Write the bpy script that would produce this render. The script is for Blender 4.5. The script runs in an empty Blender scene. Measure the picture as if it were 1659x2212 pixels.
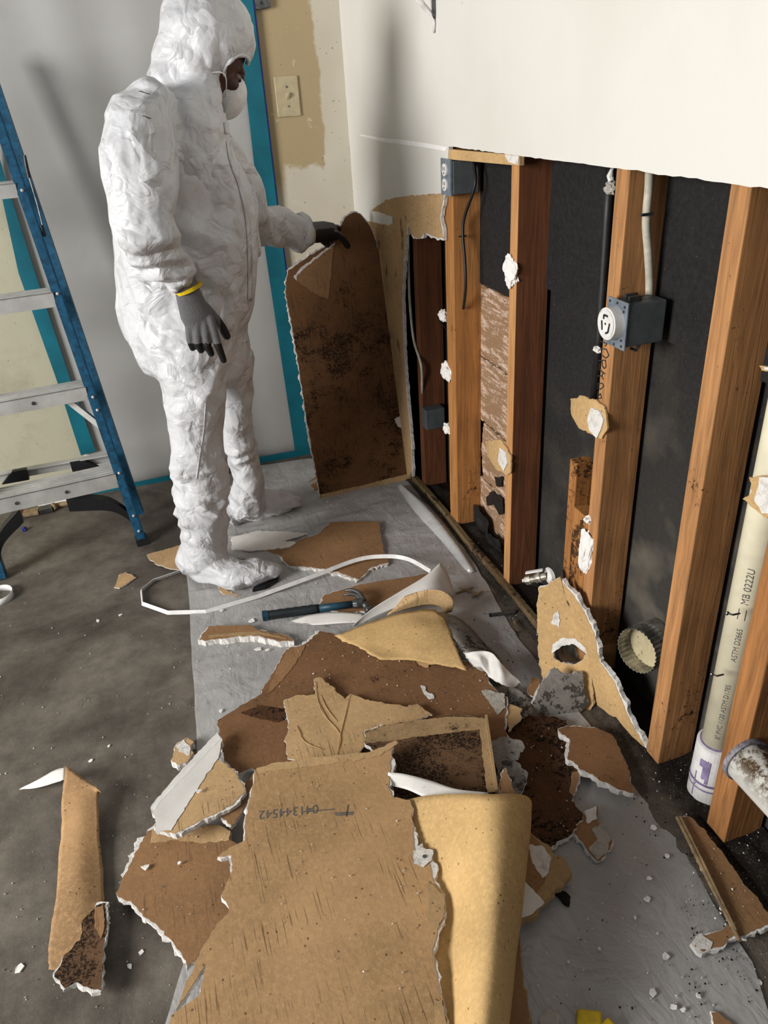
import bpy, bmesh, math, random
import numpy as np
from mathutils import Vector, Matrix, noise, Euler
from mathutils.bvhtree import BVHTree
from mathutils.geometry import delaunay_2d_cdt
random.seed(7)
C = bpy.context
SC = C.scene
COL = SC.collection

# ------------------------------------------------------------------ camera
H = 1.38
CX, CY = 829.5, 1106.0
VZ = np.array([203., 2944.]); VY = np.array([-601.5, -881.])
FPX = math.sqrt(-(VZ @ VY))
_dn = np.array([VZ[0], VZ[1], FPX]); _dn /= np.linalg.norm(_dn)
_yy = np.array([VY[0], VY[1], FPX]); _yy /= np.linalg.norm(_yy)
_xx = np.cross(_dn, _yy); _xx /= np.linalg.norm(_xx)
if _xx[0] < 0: _xx = -_xx
_yy = np.cross(-_dn, _xx)
RW = np.array([_xx, _yy, -_dn])           # world = RW @ cam(right, down, forward)
cam_d = bpy.data.cameras.new('camera'); cam = bpy.data.objects.new('camera', cam_d); COL.objects.link(cam)
cam_d.sensor_fit = 'HORIZONTAL'; cam_d.sensor_width = 36.0; cam_d.lens = FPX * 36.0 / 1659.0
cam_d.clip_start = 0.02
_r, _d, _f = RW @ np.array([1, 0, 0]), RW @ np.array([0, 1, 0]), RW @ np.array([0, 0, 1])
cam.matrix_world = Matrix(((_r[0], -_d[0], -_f[0], 0), (_r[1], -_d[1], -_f[1], 0), (_r[2], -_d[2], -_f[2], H), (0, 0, 0, 1)))
SC.camera = cam
# ------------------------------------------------------------------ light
w = bpy.data.worlds.new('world'); SC.world = w; w.use_nodes = True
w.node_tree.nodes['Background'].inputs[0].default_value = (0.90, 0.94, 1.0, 1)
w.node_tree.nodes['Background'].inputs[1].default_value = 0.175
def area(name, loc, target, sx, sy, power, col=(1, 1, 1)):
    l = bpy.data.lights.new(name, 'AREA'); l.shape = 'RECTANGLE'; l.size = sx; l.size_y = sy; l.energy = power; l.color = col
    o = bpy.data.objects.new(name, l); COL.objects.link(o); o.location = loc
    o.rotation_euler = (Vector(target) - Vector(loc)).to_track_quat('-Z', 'Y').to_euler()
    return o
area('garage_door_daylight', (-3.5, 0.45, 1.75), (0.7, 1.5, 0.5), 1.7, 1.5, 250, (1.0, 0.985, 0.96))
area('rear_fill_light', (-0.6, -3.0, 2.6), (0.4, 2.0, 0.3), 2.4, 1.6, 6, (0.95, 0.97, 1.0))  # weak fill lamp added behind the camera; not a real opening
SC.view_settings.view_transform = 'Standard'; SC.view_settings.look = 'None'
SC.view_settings.gamma = 1.0; SC.view_settings.use_curve_mapping = False
SC.view_settings.exposure = 0.0

# ------------------------------------------------------------------ pixel helpers (pixel + known plane -> world point)
def ray(px, py): return RW @ np.array([px - CX, py - CY, FPX])
def gz(px, py, z=0.0):
    r = ray(px, py); t = (z - H) / r[2]; return Vector((r[0] * t, r[1] * t, z))
def wx(px, py, X):
    r = ray(px, py); t = X / r[0]; return Vector((X, r[1] * t, H + r[2] * t))
def wy(px, py, Y):
    r = ray(px, py); t = Y / r[1]; return Vector((r[0] * t, Y, H + r[2] * t))
def wpl(px, py, pt, n):
    r = Vector(ray(px, py)); o = Vector((0, 0, H)); t = (Vector(pt) - o).dot(n) / r.dot(n); return o + r * t

# ------------------------------------------------------------------ materials
def lin(c):
    return tuple([(x / 255 / 12.92 if x / 255 <= 0.04045 else ((x / 255 + 0.055) / 1.055) ** 2.4) for x in c] + [1.0])
class NT:
    def __init__(s, name, rough=0.7, spec=0.3):
        s.m = bpy.data.materials.new(name); s.m.use_nodes = True
        s.t = s.m.node_tree; s.b = s.t.nodes['Principled BSDF']
        s.b.inputs['Roughness'].default_value = rough
        s.b.inputs['Specular IOR Level'].default_value = spec
        s.co = s.t.nodes.new('ShaderNodeTexCoord').outputs['Object']
    def L(s, a, b): s.t.links.new(a, b)
    def map(s, scale=(1, 1, 1), rot=(0, 0, 0), vec=None):
        n = s.t.nodes.new('ShaderNodeMapping'); n.inputs['Scale'].default_value = scale; n.inputs['Rotation'].default_value = rot
        s.L(vec or s.co, n.inputs['Vector']); return n.outputs[0]
    def noise(s, scale, detail=4, rough=0.6, vec=None, dist=0.0):
        n = s.t.nodes.new('ShaderNodeTexNoise'); n.inputs['Scale'].default_value = scale
        n.inputs['Detail'].default_value = detail; n.inputs['Roughness'].default_value = rough; n.inputs['Distortion'].default_value = dist
        s.L(vec or s.co, n.inputs['Vector']); return n.outputs['Fac']
    def voro(s, scale, vec=None, feat='F1', rnd=1.0):
        n = s.t.nodes.new('ShaderNodeTexVoronoi'); n.feature = feat; n.inputs['Scale'].default_value = scale
        n.inputs['Randomness'].default_value = rnd
        s.L(vec or s.co, n.inputs['Vector']); return n.outputs['Distance']
    def ramp(s, v, lo, hi, a=0.0, b=1.0):
        n = s.t.nodes.new('ShaderNodeMapRange'); n.inputs[1].default_value = lo; n.inputs[2].default_value = hi
        n.inputs[3].default_value = a; n.inputs[4].default_value = b; s.L(v, n.inputs[0]); return n.outputs[0]
    def mix(s, f, a, b):
        n = s.t.nodes.new('ShaderNodeMix'); n.data_type = 'RGBA'
        if isinstance(f, float): n.inputs[0].default_value = f
        else: s.L(f, n.inputs[0])
        for i, v in ((6, a), (7, b)):
            if isinstance(v, tuple): n.inputs[i].default_value = v
            else: s.L(v, n.inputs[i])
        return n.outputs[2]
    def math(s, op, a, b=0.0):
        n = s.t.nodes.new('ShaderNodeMath'); n.operation = op
        for i, v in ((0, a), (1, b)):
            if isinstance(v, (int, float)): n.inputs[i].default_value = v
            else: s.L(v, n.inputs[i])
        return n.outputs[0]
    def axis(s, i):
        n = s.t.nodes.new('ShaderNodeSeparateXYZ'); s.L(s.co, n.inputs[0]); return n.outputs[i]
    def color(s, c):
        if isinstance(c, tuple): s.b.inputs['Base Color'].default_value = c
        else: s.L(c, s.b.inputs['Base Color'])
    def bump(s, h, dist=0.002, strength=1.0):
        n = s.t.nodes.new('ShaderNodeBump'); n.inputs['Distance'].default_value = dist; n.inputs['Strength'].default_value = strength
        s.L(h, n.inputs['Height']); s.L(n.outputs[0], s.b.inputs['Normal']); return n
def simple(name, c, rough=0.6, metal=0.0, var=0.12, sc=40, bump=0.0, spec=0.4):
    k = NT(name, rough, spec); k.b.inputs['Metallic'].default_value = metal
    a = lin(c); d = lin(tuple(x * (1 - var * 1.6) for x in c))
    n = k.noise(sc); k.color(k.mix(k.ramp(n, 0.35, 0.65), d, a))
    if bump: k.bump(n, bump)
    return k.m

M = {}
def concrete():
    k = NT('concrete', 0.62, 0.35)
    n1 = k.noise(2.2, 8, 0.68, dist=0.4); n2 = k.noise(14, 8, 0.7); n3 = k.noise(160, 3, 0.7)
    c = k.mix(k.ramp(n1, 0.36, 0.66), lin((68, 61, 54)), lin((124, 116, 105)))
    c = k.mix(k.ramp(n2, 0.42, 0.70, 0, 0.55), c, lin((52, 47, 42)))
    c = k.mix(k.ramp(n3, 0.62, 0.75, 0, 0.35), c, lin((150, 142, 130)))
    c = k.mix(k.ramp(k.voro(9), 0.07, 0.02, 0, 0.5), c, lin((135, 128, 118)))
    k.color(c); k.bump(k.math('ADD', n2, k.math('MULTIPLY', n3, 0.4)), 0.0015)
    return k.m
def kraft(name, c, mold=0.0, moldcol=(38, 26, 18), streak=0.7, grad=None, var=0.10, seed=0.0, sc_m=150):
    """brown drywall backing paper: fibres, dark scratches, specks and, where stained, black mould speckle"""
    k = NT(name, 0.85, 0.15)
    off = k.t.nodes.new('ShaderNodeMapping'); off.inputs['Location'].default_value = (seed * 3.1, seed * 1.7, seed); k.L(k.co, off.inputs[0]); v = off.outputs[0]
    base = lin(c); dk = lin(tuple(x * (1 - var * 2) for x in c)); lt = lin(tuple(min(255, x * (1 + var)) for x in c))
    n1 = k.noise(4, 5, 0.6, v); n2 = k.noise(110, 4, 0.75, v)
    col = k.mix(k.ramp(n1, 0.3, 0.7), dk, base)
    col = k.mix(k.ramp(n2, 0.45, 0.75, 0, 0.55), col, lt)
    sp = k.voro(65, v); gate = k.noise(23, 2, 0.5, v)
    spk = k.math('MULTIPLY', k.ramp(sp, 0.17, 0.09), k.ramp(gate, 0.48, 0.55))
    col = k.mix(k.math('MULTIPLY', spk, 0.75), col, lin(tuple(x * 0.35 for x in c)))
    if streak > 0:
        vs = k.map((330, 9, 9), vec=v); st = k.noise(1.0, 2, 0.5, vs)
        g2 = k.noise(9, 2, 0.5, v)
        s = k.math('MULTIPLY', k.ramp(st, 0.615, 0.66), k.ramp(g2, 0.44, 0.52))
        col = k.mix(k.math('MULTIPLY', s, streak), col, lin(tuple(x * 0.33 for x in c)))
    if mold > 0:
        m1 = k.noise(7, 4, 0.65, v); m2 = k.noise(sc_m, 3, 0.8, v); m3 = k.noise(35, 3, 0.6, v)
        th = k.math('ADD', m1, k.math('MULTIPLY', m3, 0.35))
        if grad is not None:      # grad = (axis, value clean, value full)
            th = k.math('ADD', th, k.ramp(k.axis(grad[0]), grad[1], grad[2], -0.34, 0.16))
        dens = k.ramp(th, 0.92 - mold * 0.45, 1.18 - mold * 0.45)
        thr = k.math('SUBTRACT', 0.72, k.math('MULTIPLY', dens, 0.26))
        d = k.math('SUBTRACT', m2, thr)
        col = k.mix(k.math('MULTIPLY', k.ramp(dens, 0, 1), 0.35), col, lin(tuple(x * 0.5 for x in c)))
        col = k.mix(k.ramp(d, 0.0, 0.05, 0, 0.93), col, lin(moldcol))
    k.color(col); k.bump(k.math('ADD', n2, k.math('MULTIPLY', n1, 2.0)), 0.0009)
    return k.m
def gypsum(name='gypsum', c=(226, 222, 216)):
    k = NT(name, 0.9, 0.2); n = k.noise(60, 6, 0.75); n2 = k.noise(300, 2, 0.7)
    k.color(k.mix(k.ramp(n, 0.33, 0.5), lin(tuple(x * 0.8 for x in c)), lin(c)))
    k.bump(k.math('ADD', n, k.math('MULTIPLY', n2, 0.3)), 0.004); return k.m
M['gyp_s'] = None
def wood(name, c, dark=0.5, spots=0.0, rough=0.75):
    k = NT(name, rough, 0.25)
    v = k.map((24, 24, 1.1)); n = k.noise(3.0, 5, 0.6, v, dist=1.2); n2 = k.noise(1.6, 3, 0.5)
    v2 = k.map((1, 1, 0.10)); ring = k.noise(70, 3, 0.6, v2)
    col = k.mix(k.ramp(n, 0.3, 0.7), lin(tuple(x * (1 - dark * 0.55) for x in c)), lin(c))
    col = k.mix(k.ramp(ring, 0.5, 0.72, 0, 0.5), col, lin(tuple(x * (1 - dark) for x in c)))
    col = k.mix(k.ramp(n2, 0.45, 0.7, 0, 0.5), col, lin((c[0] * 0.72, c[1] * 0.62, c[2] * 0.55)))
    kn = k.voro(2.6, k.map((1, 1, 0.45))); col = k.mix(k.ramp(kn, 0.09, 0.03, 0, 0.75), col, lin((70, 38, 20)))
    if spots:
        s = k.noise(55, 5, 0.8); g = k.noise(5, 3, 0.6)
        low = k.ramp(k.axis(2), 0.55, 0.0, 0, 0.10)
        d = k.math('ADD', k.math('ADD', s, low), k.math('MULTIPLY', k.math('SUBTRACT', g, 0.5), 0.9))
        col = k.mix(k.ramp(d, 0.76 - spots * 0.14, 0.82 - spots * 0.14, 0, 0.9), col, lin((28, 18, 12)))
    k.color(col); k.bump(n, 0.0012); return k.m
def felt():
    k = NT('building_paper', 0.8, 0.25); n = k.noise(1.9, 5, 0.6, dist=0.5); n2 = k.noise(90, 4, 0.7); n3 = k.noise(300, 2, 0.5)
    c = k.mix(k.ramp(n2, 0.35, 0.75), lin((24, 23, 23)), lin((40, 38, 38)))
    lowm = k.math('MULTIPLY', k.ramp(k.axis(2), 0.95, 0.2, 0, 1.0), k.ramp(k.axis(1), 1.75, 1.2, 0.1, 1.0))
    c = k.mix(k.math('MULTIPLY', lowm, 0.55), c, lin((74, 71, 66)))
    du = k.math('MULTIPLY', k.ramp(k.noise(1, 3, 0.5, k.map((1, 5, 6))), 0.5, 0.68), lowm)
    c = k.mix(k.math('MULTIPLY', du, 0.75), c, lin((120, 112, 98)))
    c = k.mix(k.ramp(n3, 0.70, 0.76, 0, 0.5), c, lin((120, 116, 108)))
    k.color(c); k.bump(k.noise(7, 4), 0.006); return k.m
def sheeting(name, c, alpha, rough=0.33, wrinkle=0.006, sc=6.0, stain=0.3):
    """milky polyethylene film"""
    k = NT(name, rough, 0.5)
    n = k.noise(sc, 4, 0.55, dist=0.9); r = k.math('ABSOLUTE', k.math('SUBTRACT', n, 0.5))
    n2 = k.noise(sc * 3.3, 3, 0.6, k.map((1.0, 0.35, 1)), dist=0.6); r2 = k.math('ABSOLUTE', k.math('SUBTRACT', n2, 0.5))
    st = k.noise(3.2, 5, 0.65)
    k.color(k.mix(k.ramp(st, 0.42, 0.72, 0, stain), lin(c), lin((104, 96, 88))))
    k.b.inputs['Alpha'].default_value = alpha
    k.bump(k.math('ADD', r, k.math('MULTIPLY', r2, 0.45)), wrinkle, 0.8); return k.m
def tyvek():
    k = NT('coverall_film', 0.42, 0.35)
    wv = k.noise(5, 2, 0.5); 
    vm = k.t.nodes.new('ShaderNodeVectorMath'); vm.operation = 'MULTIPLY_ADD'
    cn = k.t.nodes.new('ShaderNodeTexNoise'); cn.inputs['Scale'].default_value = 6; cn.inputs['Detail'].default_value = 3; k.L(k.co, cn.inputs['Vector'])
    k.L(cn.outputs['Color'], vm.inputs[0]); vm.inputs[1].default_value = (0.16, 0.16, 0.16); k.L(k.co, vm.inputs[2]); v = vm.outputs[0]
    a = k.voro(11, v); b = k.voro(27, v); c = k.noise(14, 3, 0.5, v, 0.5)
    rid = k.math('ABSOLUTE', k.math('SUBTRACT', c, 0.5))
    def facet(scale, gain):
        n = k.t.nodes.new('ShaderNodeTexVoronoi'); n.inputs['Scale'].default_value = scale; k.L(v, n.inputs['Vector'])
        sb = k.t.nodes.new('ShaderNodeVectorMath'); sb.operation = 'SUBTRACT'; k.L(n.outputs['Color'], sb.inputs[0]); sb.inputs[1].default_value = (0.5, 0.5, 0.5)
        dl = k.t.nodes.new('ShaderNodeVectorMath'); dl.operation = 'SUBTRACT'; k.L(v, dl.inputs[0]); k.L(n.outputs['Position'], dl.inputs[1])
        dt = k.t.nodes.new('ShaderNodeVectorMath'); dt.operation = 'DOT_PRODUCT'; k.L(sb.outputs[0], dt.inputs[0]); k.L(dl.outputs[0], dt.inputs[1])
        return k.math('MULTIPLY', dt.outputs['Value'], gain)
    h = k.math('ADD', k.math('ADD', facet(9, 0.55), facet(24, 0.35)), k.math('MULTIPLY', rid, 0.02))
    dirt = k.noise(9, 6, 0.75)
    k.color(k.mix(k.ramp(dirt, 0.70, 0.80, 0, 0.5), lin((200, 200, 202)), lin((140, 134, 128))))
    k.bump(h, 1.0, 0.75); return k.m
M['concrete'] = concrete()
M['kraft'] = kraft('kraft_paper', (196, 162, 118), seed=1)
M['kraft_scr'] = kraft('kraft_paper_scratched', (184, 148, 106), streak=0.6, seed=2)
M['kraft_gold'] = kraft('kraft_paper_golden', (208, 172, 118), streak=0.0, seed=3)
M['kraft_tan'] = kraft('kraft_paper_tan', (202, 166, 116), streak=0.0, seed=5)
M['brown'] = kraft('brown_paper', (150, 114, 80), seed=3, streak=0.4)
M['brown_m'] = kraft('brown_paper_stained', (134, 98, 68), mold=0.55, seed=4, streak=0.2)
M['brown_lean'] = kraft('brown_paper_leaning', (120, 86, 57), mold=0.5, grad=(2, 0.85, 0.15), seed=5, streak=0.8, sc_m=150)
M['moldy'] = kraft('mouldy_paper', (112, 84, 60), mold=1.05, moldcol=(24, 15, 10), seed=6, streak=0, sc_m=200)
M['moldy2'] = kraft('mouldy_dark_paper', (92, 62, 40), mold=0.95, moldcol=(22, 14, 10), seed=8, streak=0, sc_m=80)
M['speck'] = kraft('mould_flecked_paper', (176, 146, 106), mold=0.62, moldcol=(30, 22, 15), seed=9, streak=0)
M['strip'] = kraft('peeled_paper_strip', (176, 140, 100), seed=11, streak=0.0, var=0.16)
M['gyp'] = gypsum(); M['gyp_s'] = simple('white_plaster', (236, 233, 228), 0.85, var=0.04, sc=90, bump=0.0008); M['gyp_grey'] = gypsum('gypsum_soiled', (176, 170, 160))
M['stud'] = wood('stud_wood', (178, 122, 72), 0.55, spots=0.3)
M['stud_l'] = wood('stud_wood_light', (204, 150, 96), 0.35, spots=0.3)
M['stud_sp'] = wood('stud_wood_spotted', (194, 140, 90), 0.5, spots=0.75)
M['stud_d'] = wood('stud_wood_dark', (124, 76, 48), 0.55)
M['stud_o'] = wood('stud_wood_orange', (186, 128, 72), 0.45, spots=0.7)
M['plate'] = wood('sole_plate_wood', (44, 34, 27), 0.6, spots=0.9)
M['strip_w'] = wood('damp_strip_wood', (120, 100, 70), 0.4, spots=0.7)
M['felt'] = felt()
M['film_floor'] = sheeting('floor_film', (192, 190, 188), 0.70, 0.22, 0.013)
M['film_wall'] = sheeting('wall_film', (180, 179, 176), 0.93, 0.45, 0.004, 1.3, 0.12)
M['tyvek'] = tyvek()
M['white_paper'] = simple('white_painted_paper', (226, 222, 216), 0.55, var=0.06, sc=8)
M['grey_paper'] = kraft('grey_soiled_paper', (186, 180, 172), mold=0.45, moldcol=(70, 64, 58), seed=12, streak=0)
M['grey_moldy'] = kraft('grey_mouldy_paper', (158, 152, 144), mold=0.85, moldcol=(62, 58, 52), seed=13, streak=0, sc_m=40)
M['teal'] = simple('teal_tape', (12, 108, 126), 0.5, var=0.12, sc=6, bump=0.0015)
M['blue_edge'] = simple('dark_blue_tape_edge', (24, 38, 110), 0.5)
M['alu'] = simple('brushed_aluminium', (205, 204, 200), 0.45, 0.45, var=0.08, sc=12)
M['blue_rail'] = simple('blue_fibreglass', (22, 86, 120), 0.5, var=0.2, sc=60)
M['black'] = simple('black_plastic', (26, 26, 28), 0.45, sc=20)
M['steel'] = simple('dull_steel', (120, 122, 122), 0.35, 0.85, var=0.2)
M['galv'] = simple('galvanised_steel', (196, 192, 180), 0.36, 0.6, var=0.3, sc=25)
M['box_grey'] = simple('grey_box_plastic', (84, 88, 90), 0.5, var=0.08)
M['box_face'] = simple('grey_strap_metal', (132, 142, 152), 0.45, 0.3, var=0.12)
M['white_pl'] = simple('white_plastic', (226, 224, 220), 0.4, var=0.05)
M['ivory'] = simple('ivory_plastic', (190, 176, 142), 0.45, var=0.05)
M['cable_w'] = simple('cream_cable', (196, 190, 172), 0.5, var=0.1)
M['pipe_b'] = simple('black_iron_pipe', (34, 32, 32), 0.5, var=0.2)
M['pvc'] = simple('cream_pvc', (226, 218, 190), 0.42, var=0.05, sc=15)
M['collar'] = simple('grey_violet_collar', (150, 144, 152), 0.5, var=0.3, sc=60)
M['primer'] = simple('purple_pipe_primer', (150, 136, 176), 0.5, var=0.15)
M['ink'] = simple('black_ink', (40, 40, 42), 0.7)
M['ink_grey'] = simple('grey_ink', (98, 96, 94), 0.8)
M['glove'] = simple('grey_knit', (104, 102, 104), 0.85, var=0.1, sc=300, bump=0.001)
M['coat'] = simple('black_glove_coating', (14, 14, 15), 0.55, var=0.1)
M['yellow'] = simple('yellow_plastic', (225, 190, 20), 0.4)
M['skin'] = simple('dark_skin', (74, 44, 34), 0.55, var=0.06, sc=14)
M['eye'] = simple('eye_white', (120, 104, 94), 0.3)
M['mask'] = simple('white_mask_fibre', (226, 224, 222), 0.8, var=0.05, sc=60, bump=0.0006)
M['dirt'] = simple('dirt_black', (30, 24, 20), 0.95, var=0.4, sc=60)
M['handle_b'] = simple('dark_rubber_grip', (26, 34, 38), 0.55)
M['handle_t'] = simple('teal_hammer_sleeve', (28, 66, 84), 0.45)
M['brushwood'] = simple('worn_handle_wood', (150, 126, 92), 0.6, var=0.2)
M['red'] = simple('orange_red_bristle', (176, 78, 50), 0.7)
M['brass'] = simple('paint_spattered_metal', (180, 172, 158), 0.45, 0.5, var=0.3, sc=50)
def pvc_dirty():
    k = NT('soiled_pvc', 0.5, 0.4); n = k.noise(28, 6, 0.8); g = k.ramp(k.axis(2), -0.010, 0.028)
    f = k.math('MULTIPLY', k.ramp(n, 0.42, 0.52), g)
    k.color(k.mix(f, lin((226, 224, 216)), lin((92, 72, 50)))); return k.m
M['pvc_d'] = pvc_dirty()
def siding():
    k = NT('bare_siding_plank', 0.8, 0.2); n = k.noise(1, 6, 0.75, k.map((10, 9, 55)), 0.6); n2 = k.noise(120, 4, 0.8)
    c = k.mix(k.ramp(k.math('ADD', n, k.math('MULTIPLY', n2, 0.5)), 0.74, 0.86), lin((142, 112, 84)), lin((200, 176, 158)))
    k.color(c); k.bump(n, 0.001); return k.m
M['siding'] = siding()
def back_wall_mat():
    k = NT('patched_wall_paint', 0.7, 0.25)
    x = k.axis(0); z = k.axis(2); n = k.noise(5, 5, 0.7); n2 = k.noise(2.2, 3, 0.5)
    jx = k.math('ADD', x, k.math('MULTIPLY', k.math('SUBTRACT', n, 0.5), 0.09))
    jz = k.math('ADD', z, k.math('MULTIPLY', k.math('SUBTRACT', n, 0.5), 0.16))
    # tan unpainted patch around the switch, surrounded by off-white smears
    f = k.math('MULTIPLY', k.ramp(jx, 0.735, 0.725), k.ramp(jz, 1.125, 1.14))
    f2 = k.math('MULTIPLY', f, k.ramp(jx, 0.42, 0.44))
    f2 = k.math('MAXIMUM', f2, k.math('MULTIPLY', k.ramp(jx, 0.58, 0.56), k.ramp(jz, 1.02, 1.10)))
    sm = k.ramp(k.noise(9, 5, 0.75), 0.63, 0.66, 0, 0.5)
    c = k.mix(f2, lin((204, 197, 180)), lin((174, 155, 120)))
    c = k.mix(sm, c, lin((216, 208, 188)))
    c = k.mix(k.ramp(n2, 0.5, 0.75, 0, 0.3), c, lin((160, 140, 108)))
    # older cream paint and stains on the panel behind the ladder
    old = k.mix(k.ramp(k.noise(3.5, 6, 0.7), 0.5, 0.75, 0, 0.6), lin((180, 175, 152)), lin((140, 130, 106)))
    c = k.mix(k.ramp(x, -0.05, -0.06), c, old)
    c = k.mix(k.ramp(k.noise(70, 3, 0.6), 0.70, 0.74, 0, 0.8), c, lin((90, 80, 62)))
    k.color(c); k.bump(n, 0.002); return k.m
M['back_wall'] = back_wall_mat()
def white_wall_mat():
    k = NT('off_white_paint', 0.6, 0.3); n = k.noise(1.7, 4, 0.6); s = k.voro(11); g = k.noise(4, 2); n3 = k.noise(40, 4, 0.7)
    c = k.mix(k.ramp(n, 0.45, 0.75, 0, 0.6), lin((216, 213, 206)), lin((204, 199, 187)))
    f = k.math('MULTIPLY', k.ramp(s, 0.030, 0.018), k.ramp(g, 0.5, 0.55))
    c = k.mix(k.math('MULTIPLY', f, 0.85), c, lin((80, 70, 60)))
    k.color(c); k.bump(n3, 0.0008); return k.m
M['white_wall'] = white_wall_mat()

# ------------------------------------------------------------------ object helpers
def thing(name, label, cat, loc=(0, 0, 0), group=None, kind=None):
    o = bpy.data.objects.new(name, None); COL.objects.link(o); o.location = loc; o.empty_display_size = 0.05
    o['label'] = label; o['category'] = cat
    if group: o['group'] = group
    if kind: o['kind'] = kind
    return o
def tag(o, label, cat, group=None, kind=None):
    o['label'] = label; o['category'] = cat
    if group: o['group'] = group
    if kind: o['kind'] = kind
    return o
def link(name, me, mats, parent=None, origin=None, smooth=False):
    """world-space mesh -> object; origin is moved to the parent's location (or the given origin)"""
    for m in (mats if isinstance(mats, (list, tuple)) else [mats]): me.materials.append(m)
    o = bpy.data.objects.new(name, me); COL.objects.link(o)
    base = Vector((0, 0, 0))
    if parent is not None:
        q = parent
        while q is not None: base += Vector(q.location); q = q.parent
        o.parent = parent
    elif origin is not None:
        base = Vector(origin); o.location = base
    me.transform(Matrix.Translation(-base))
    if smooth:
        for p in me.polygons: p.use_smooth = True
    return o
def bm_obj(name, bm, mats, parent=None, origin=None, smooth=False, bevel=0.0):
    bmesh.ops.recalc_face_normals(bm, faces=bm.faces)
    me = bpy.data.meshes.new(name); bm.to_mesh(me); bm.free()
    o = link(name, me, mats, parent, origin, smooth)
    if bevel:
        b = o.modifiers.new('bevel', 'BEVEL'); b.width = bevel; b.segments = 2; b.limit_method = 'ANGLE'
    return o
def box(bm, lo, hi, mi=0):
    vs = [bm.verts.new((x, y, z)) for x in (lo[0], hi[0]) for y in (lo[1], hi[1]) for z in (lo[2], hi[2])]
    for f in ((0, 1, 3, 2), (4, 6, 7, 5), (0, 4, 5, 1), (2, 3, 7, 6), (0, 2, 6, 4), (1, 5, 7, 3)):
        bm.faces.new([vs[i] for i in f]).material_index = mi
def hexa(bm, a, b, mi=0):
    """solid between quad a (4 pts) and quad b (4 pts)"""
    A = [bm.verts.new(p) for p in a]; B = [bm.verts.new(p) for p in b]
    fs = [bm.faces.new(A), bm.faces.new(B[::-1])]
    for i in range(4): fs.append(bm.faces.new((A[i], A[(i + 1) % 4], B[(i + 1) % 4], B[i])))
    for f in fs: f.material_index = mi
def beam(bm, p0, p1, w, h, up=(0, 0, 1), mi=0):
    p0, p1 = Vector(p0), Vector(p1); d = (p1 - p0).normalized(); s = d.cross(Vector(up))
    if s.length < 1e-4: s = d.cross(Vector((0, 1, 0)))
    s.normalize(); u = s.cross(d); s = s * w / 2; u = u * h / 2
    hexa(bm, [p0 - s - u, p0 + s - u, p0 + s + u, p0 - s + u], [p1 - s - u, p1 + s - u, p1 + s + u, p1 - s + u], mi)
def tube(bm, pts, radii, seg=12, caps=True, mi=0, squash=None):
    pts = [Vector(p) for p in pts]
    if not isinstance(radii, (list, tuple)): radii = [radii] * len(pts)
    rings = []; prev = None
    for i, p in enumerate(pts):
        a = pts[max(i - 1, 0)]; b = pts[min(i + 1, len(pts) - 1)]; d = (b - a).normalized()
        if prev is None:
            n = d.orthogonal().normalized()
        else:
            n = (prev - d * prev.dot(d)); n = n.normalized() if n.length > 1e-5 else d.orthogonal().normalized()
        prev = n; m = d.cross(n)
        rr = radii[i]; r1, r2 = rr if isinstance(rr, (list, tuple)) else (rr, rr)
        rings.append([bm.verts.new(p + n * math.cos(t) * r1 + m * math.sin(t) * r2) for t in [2 * math.pi * j / seg for j in range(seg)]])
    for a, b in zip(rings, rings[1:]):
        for j in range(seg):
            f = bm.faces.new((a[j], a[(j + 1) % seg], b[(j + 1) % seg], b[j])); f.material_index = mi
    if caps:
        bm.faces.new(rings[0][::-1]).material_index = mi; bm.faces.new(rings[-1]).material_index = mi
def cr(pts, n=6):
    """catmull-rom through points"""
    P = [Vector(p) for p in pts]; P = [P[0] * 2 - P[1]] + P + [P[-1] * 2 - P[-2]]; out = []
    for i in range(1, len(P) - 2):
        for k in range(n):
            t = k / n; a, b, c, d = P[i - 1], P[i], P[i + 1], P[i + 2]
            out.append(0.5 * ((2 * b) + (c - a) * t + (2 * a - 5 * b + 4 * c - d) * t * t + (3 * b - a - 3 * c + d) * t ** 3))
    out.append(P[-2]); return out
def jag_loop(pts, ws, step, amp, rng):
    """subdivide a closed outline with small random in-plane steps; returns points, rim widths, outward normals"""
    n = len(pts); c = sum(pts, Vector()) / n
    nrm = Vector()
    for i in range(n): nrm += (pts[i] - c).cross(pts[(i + 1) % n] - c)
    nrm.normalize(); out = []; W = []; N = []
    for i in range(n):
        a, b = pts[i], pts[(i + 1) % n]; d = b - a; L = d.length
        if L < 1e-6: continue
        o = d.normalized().cross(nrm); k = max(1, int(L / step)); s0 = rng.random() * 50
        for j in range(k):
            t = j / k; env = 1.0 if 0 < j else 0.4
            q = noise.noise(Vector((s0 + t * L * 60, 3.3, s0))) + 0.7 * noise.noise(Vector((s0 + t * L * 190, 7.3, s0))) + 0.4 * (rng.random() - 0.5)
            out.append(a + d * t + o * q * amp * env)
            W.append(ws[i] * max(0.0, 0.55 + 0.9 * noise.noise(Vector((s0 + t * L * 45, 11.1, s0))) + 0.4 * (rng.random() - 0.5))); N.append(o)
    return out, W, N, nrm
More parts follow.
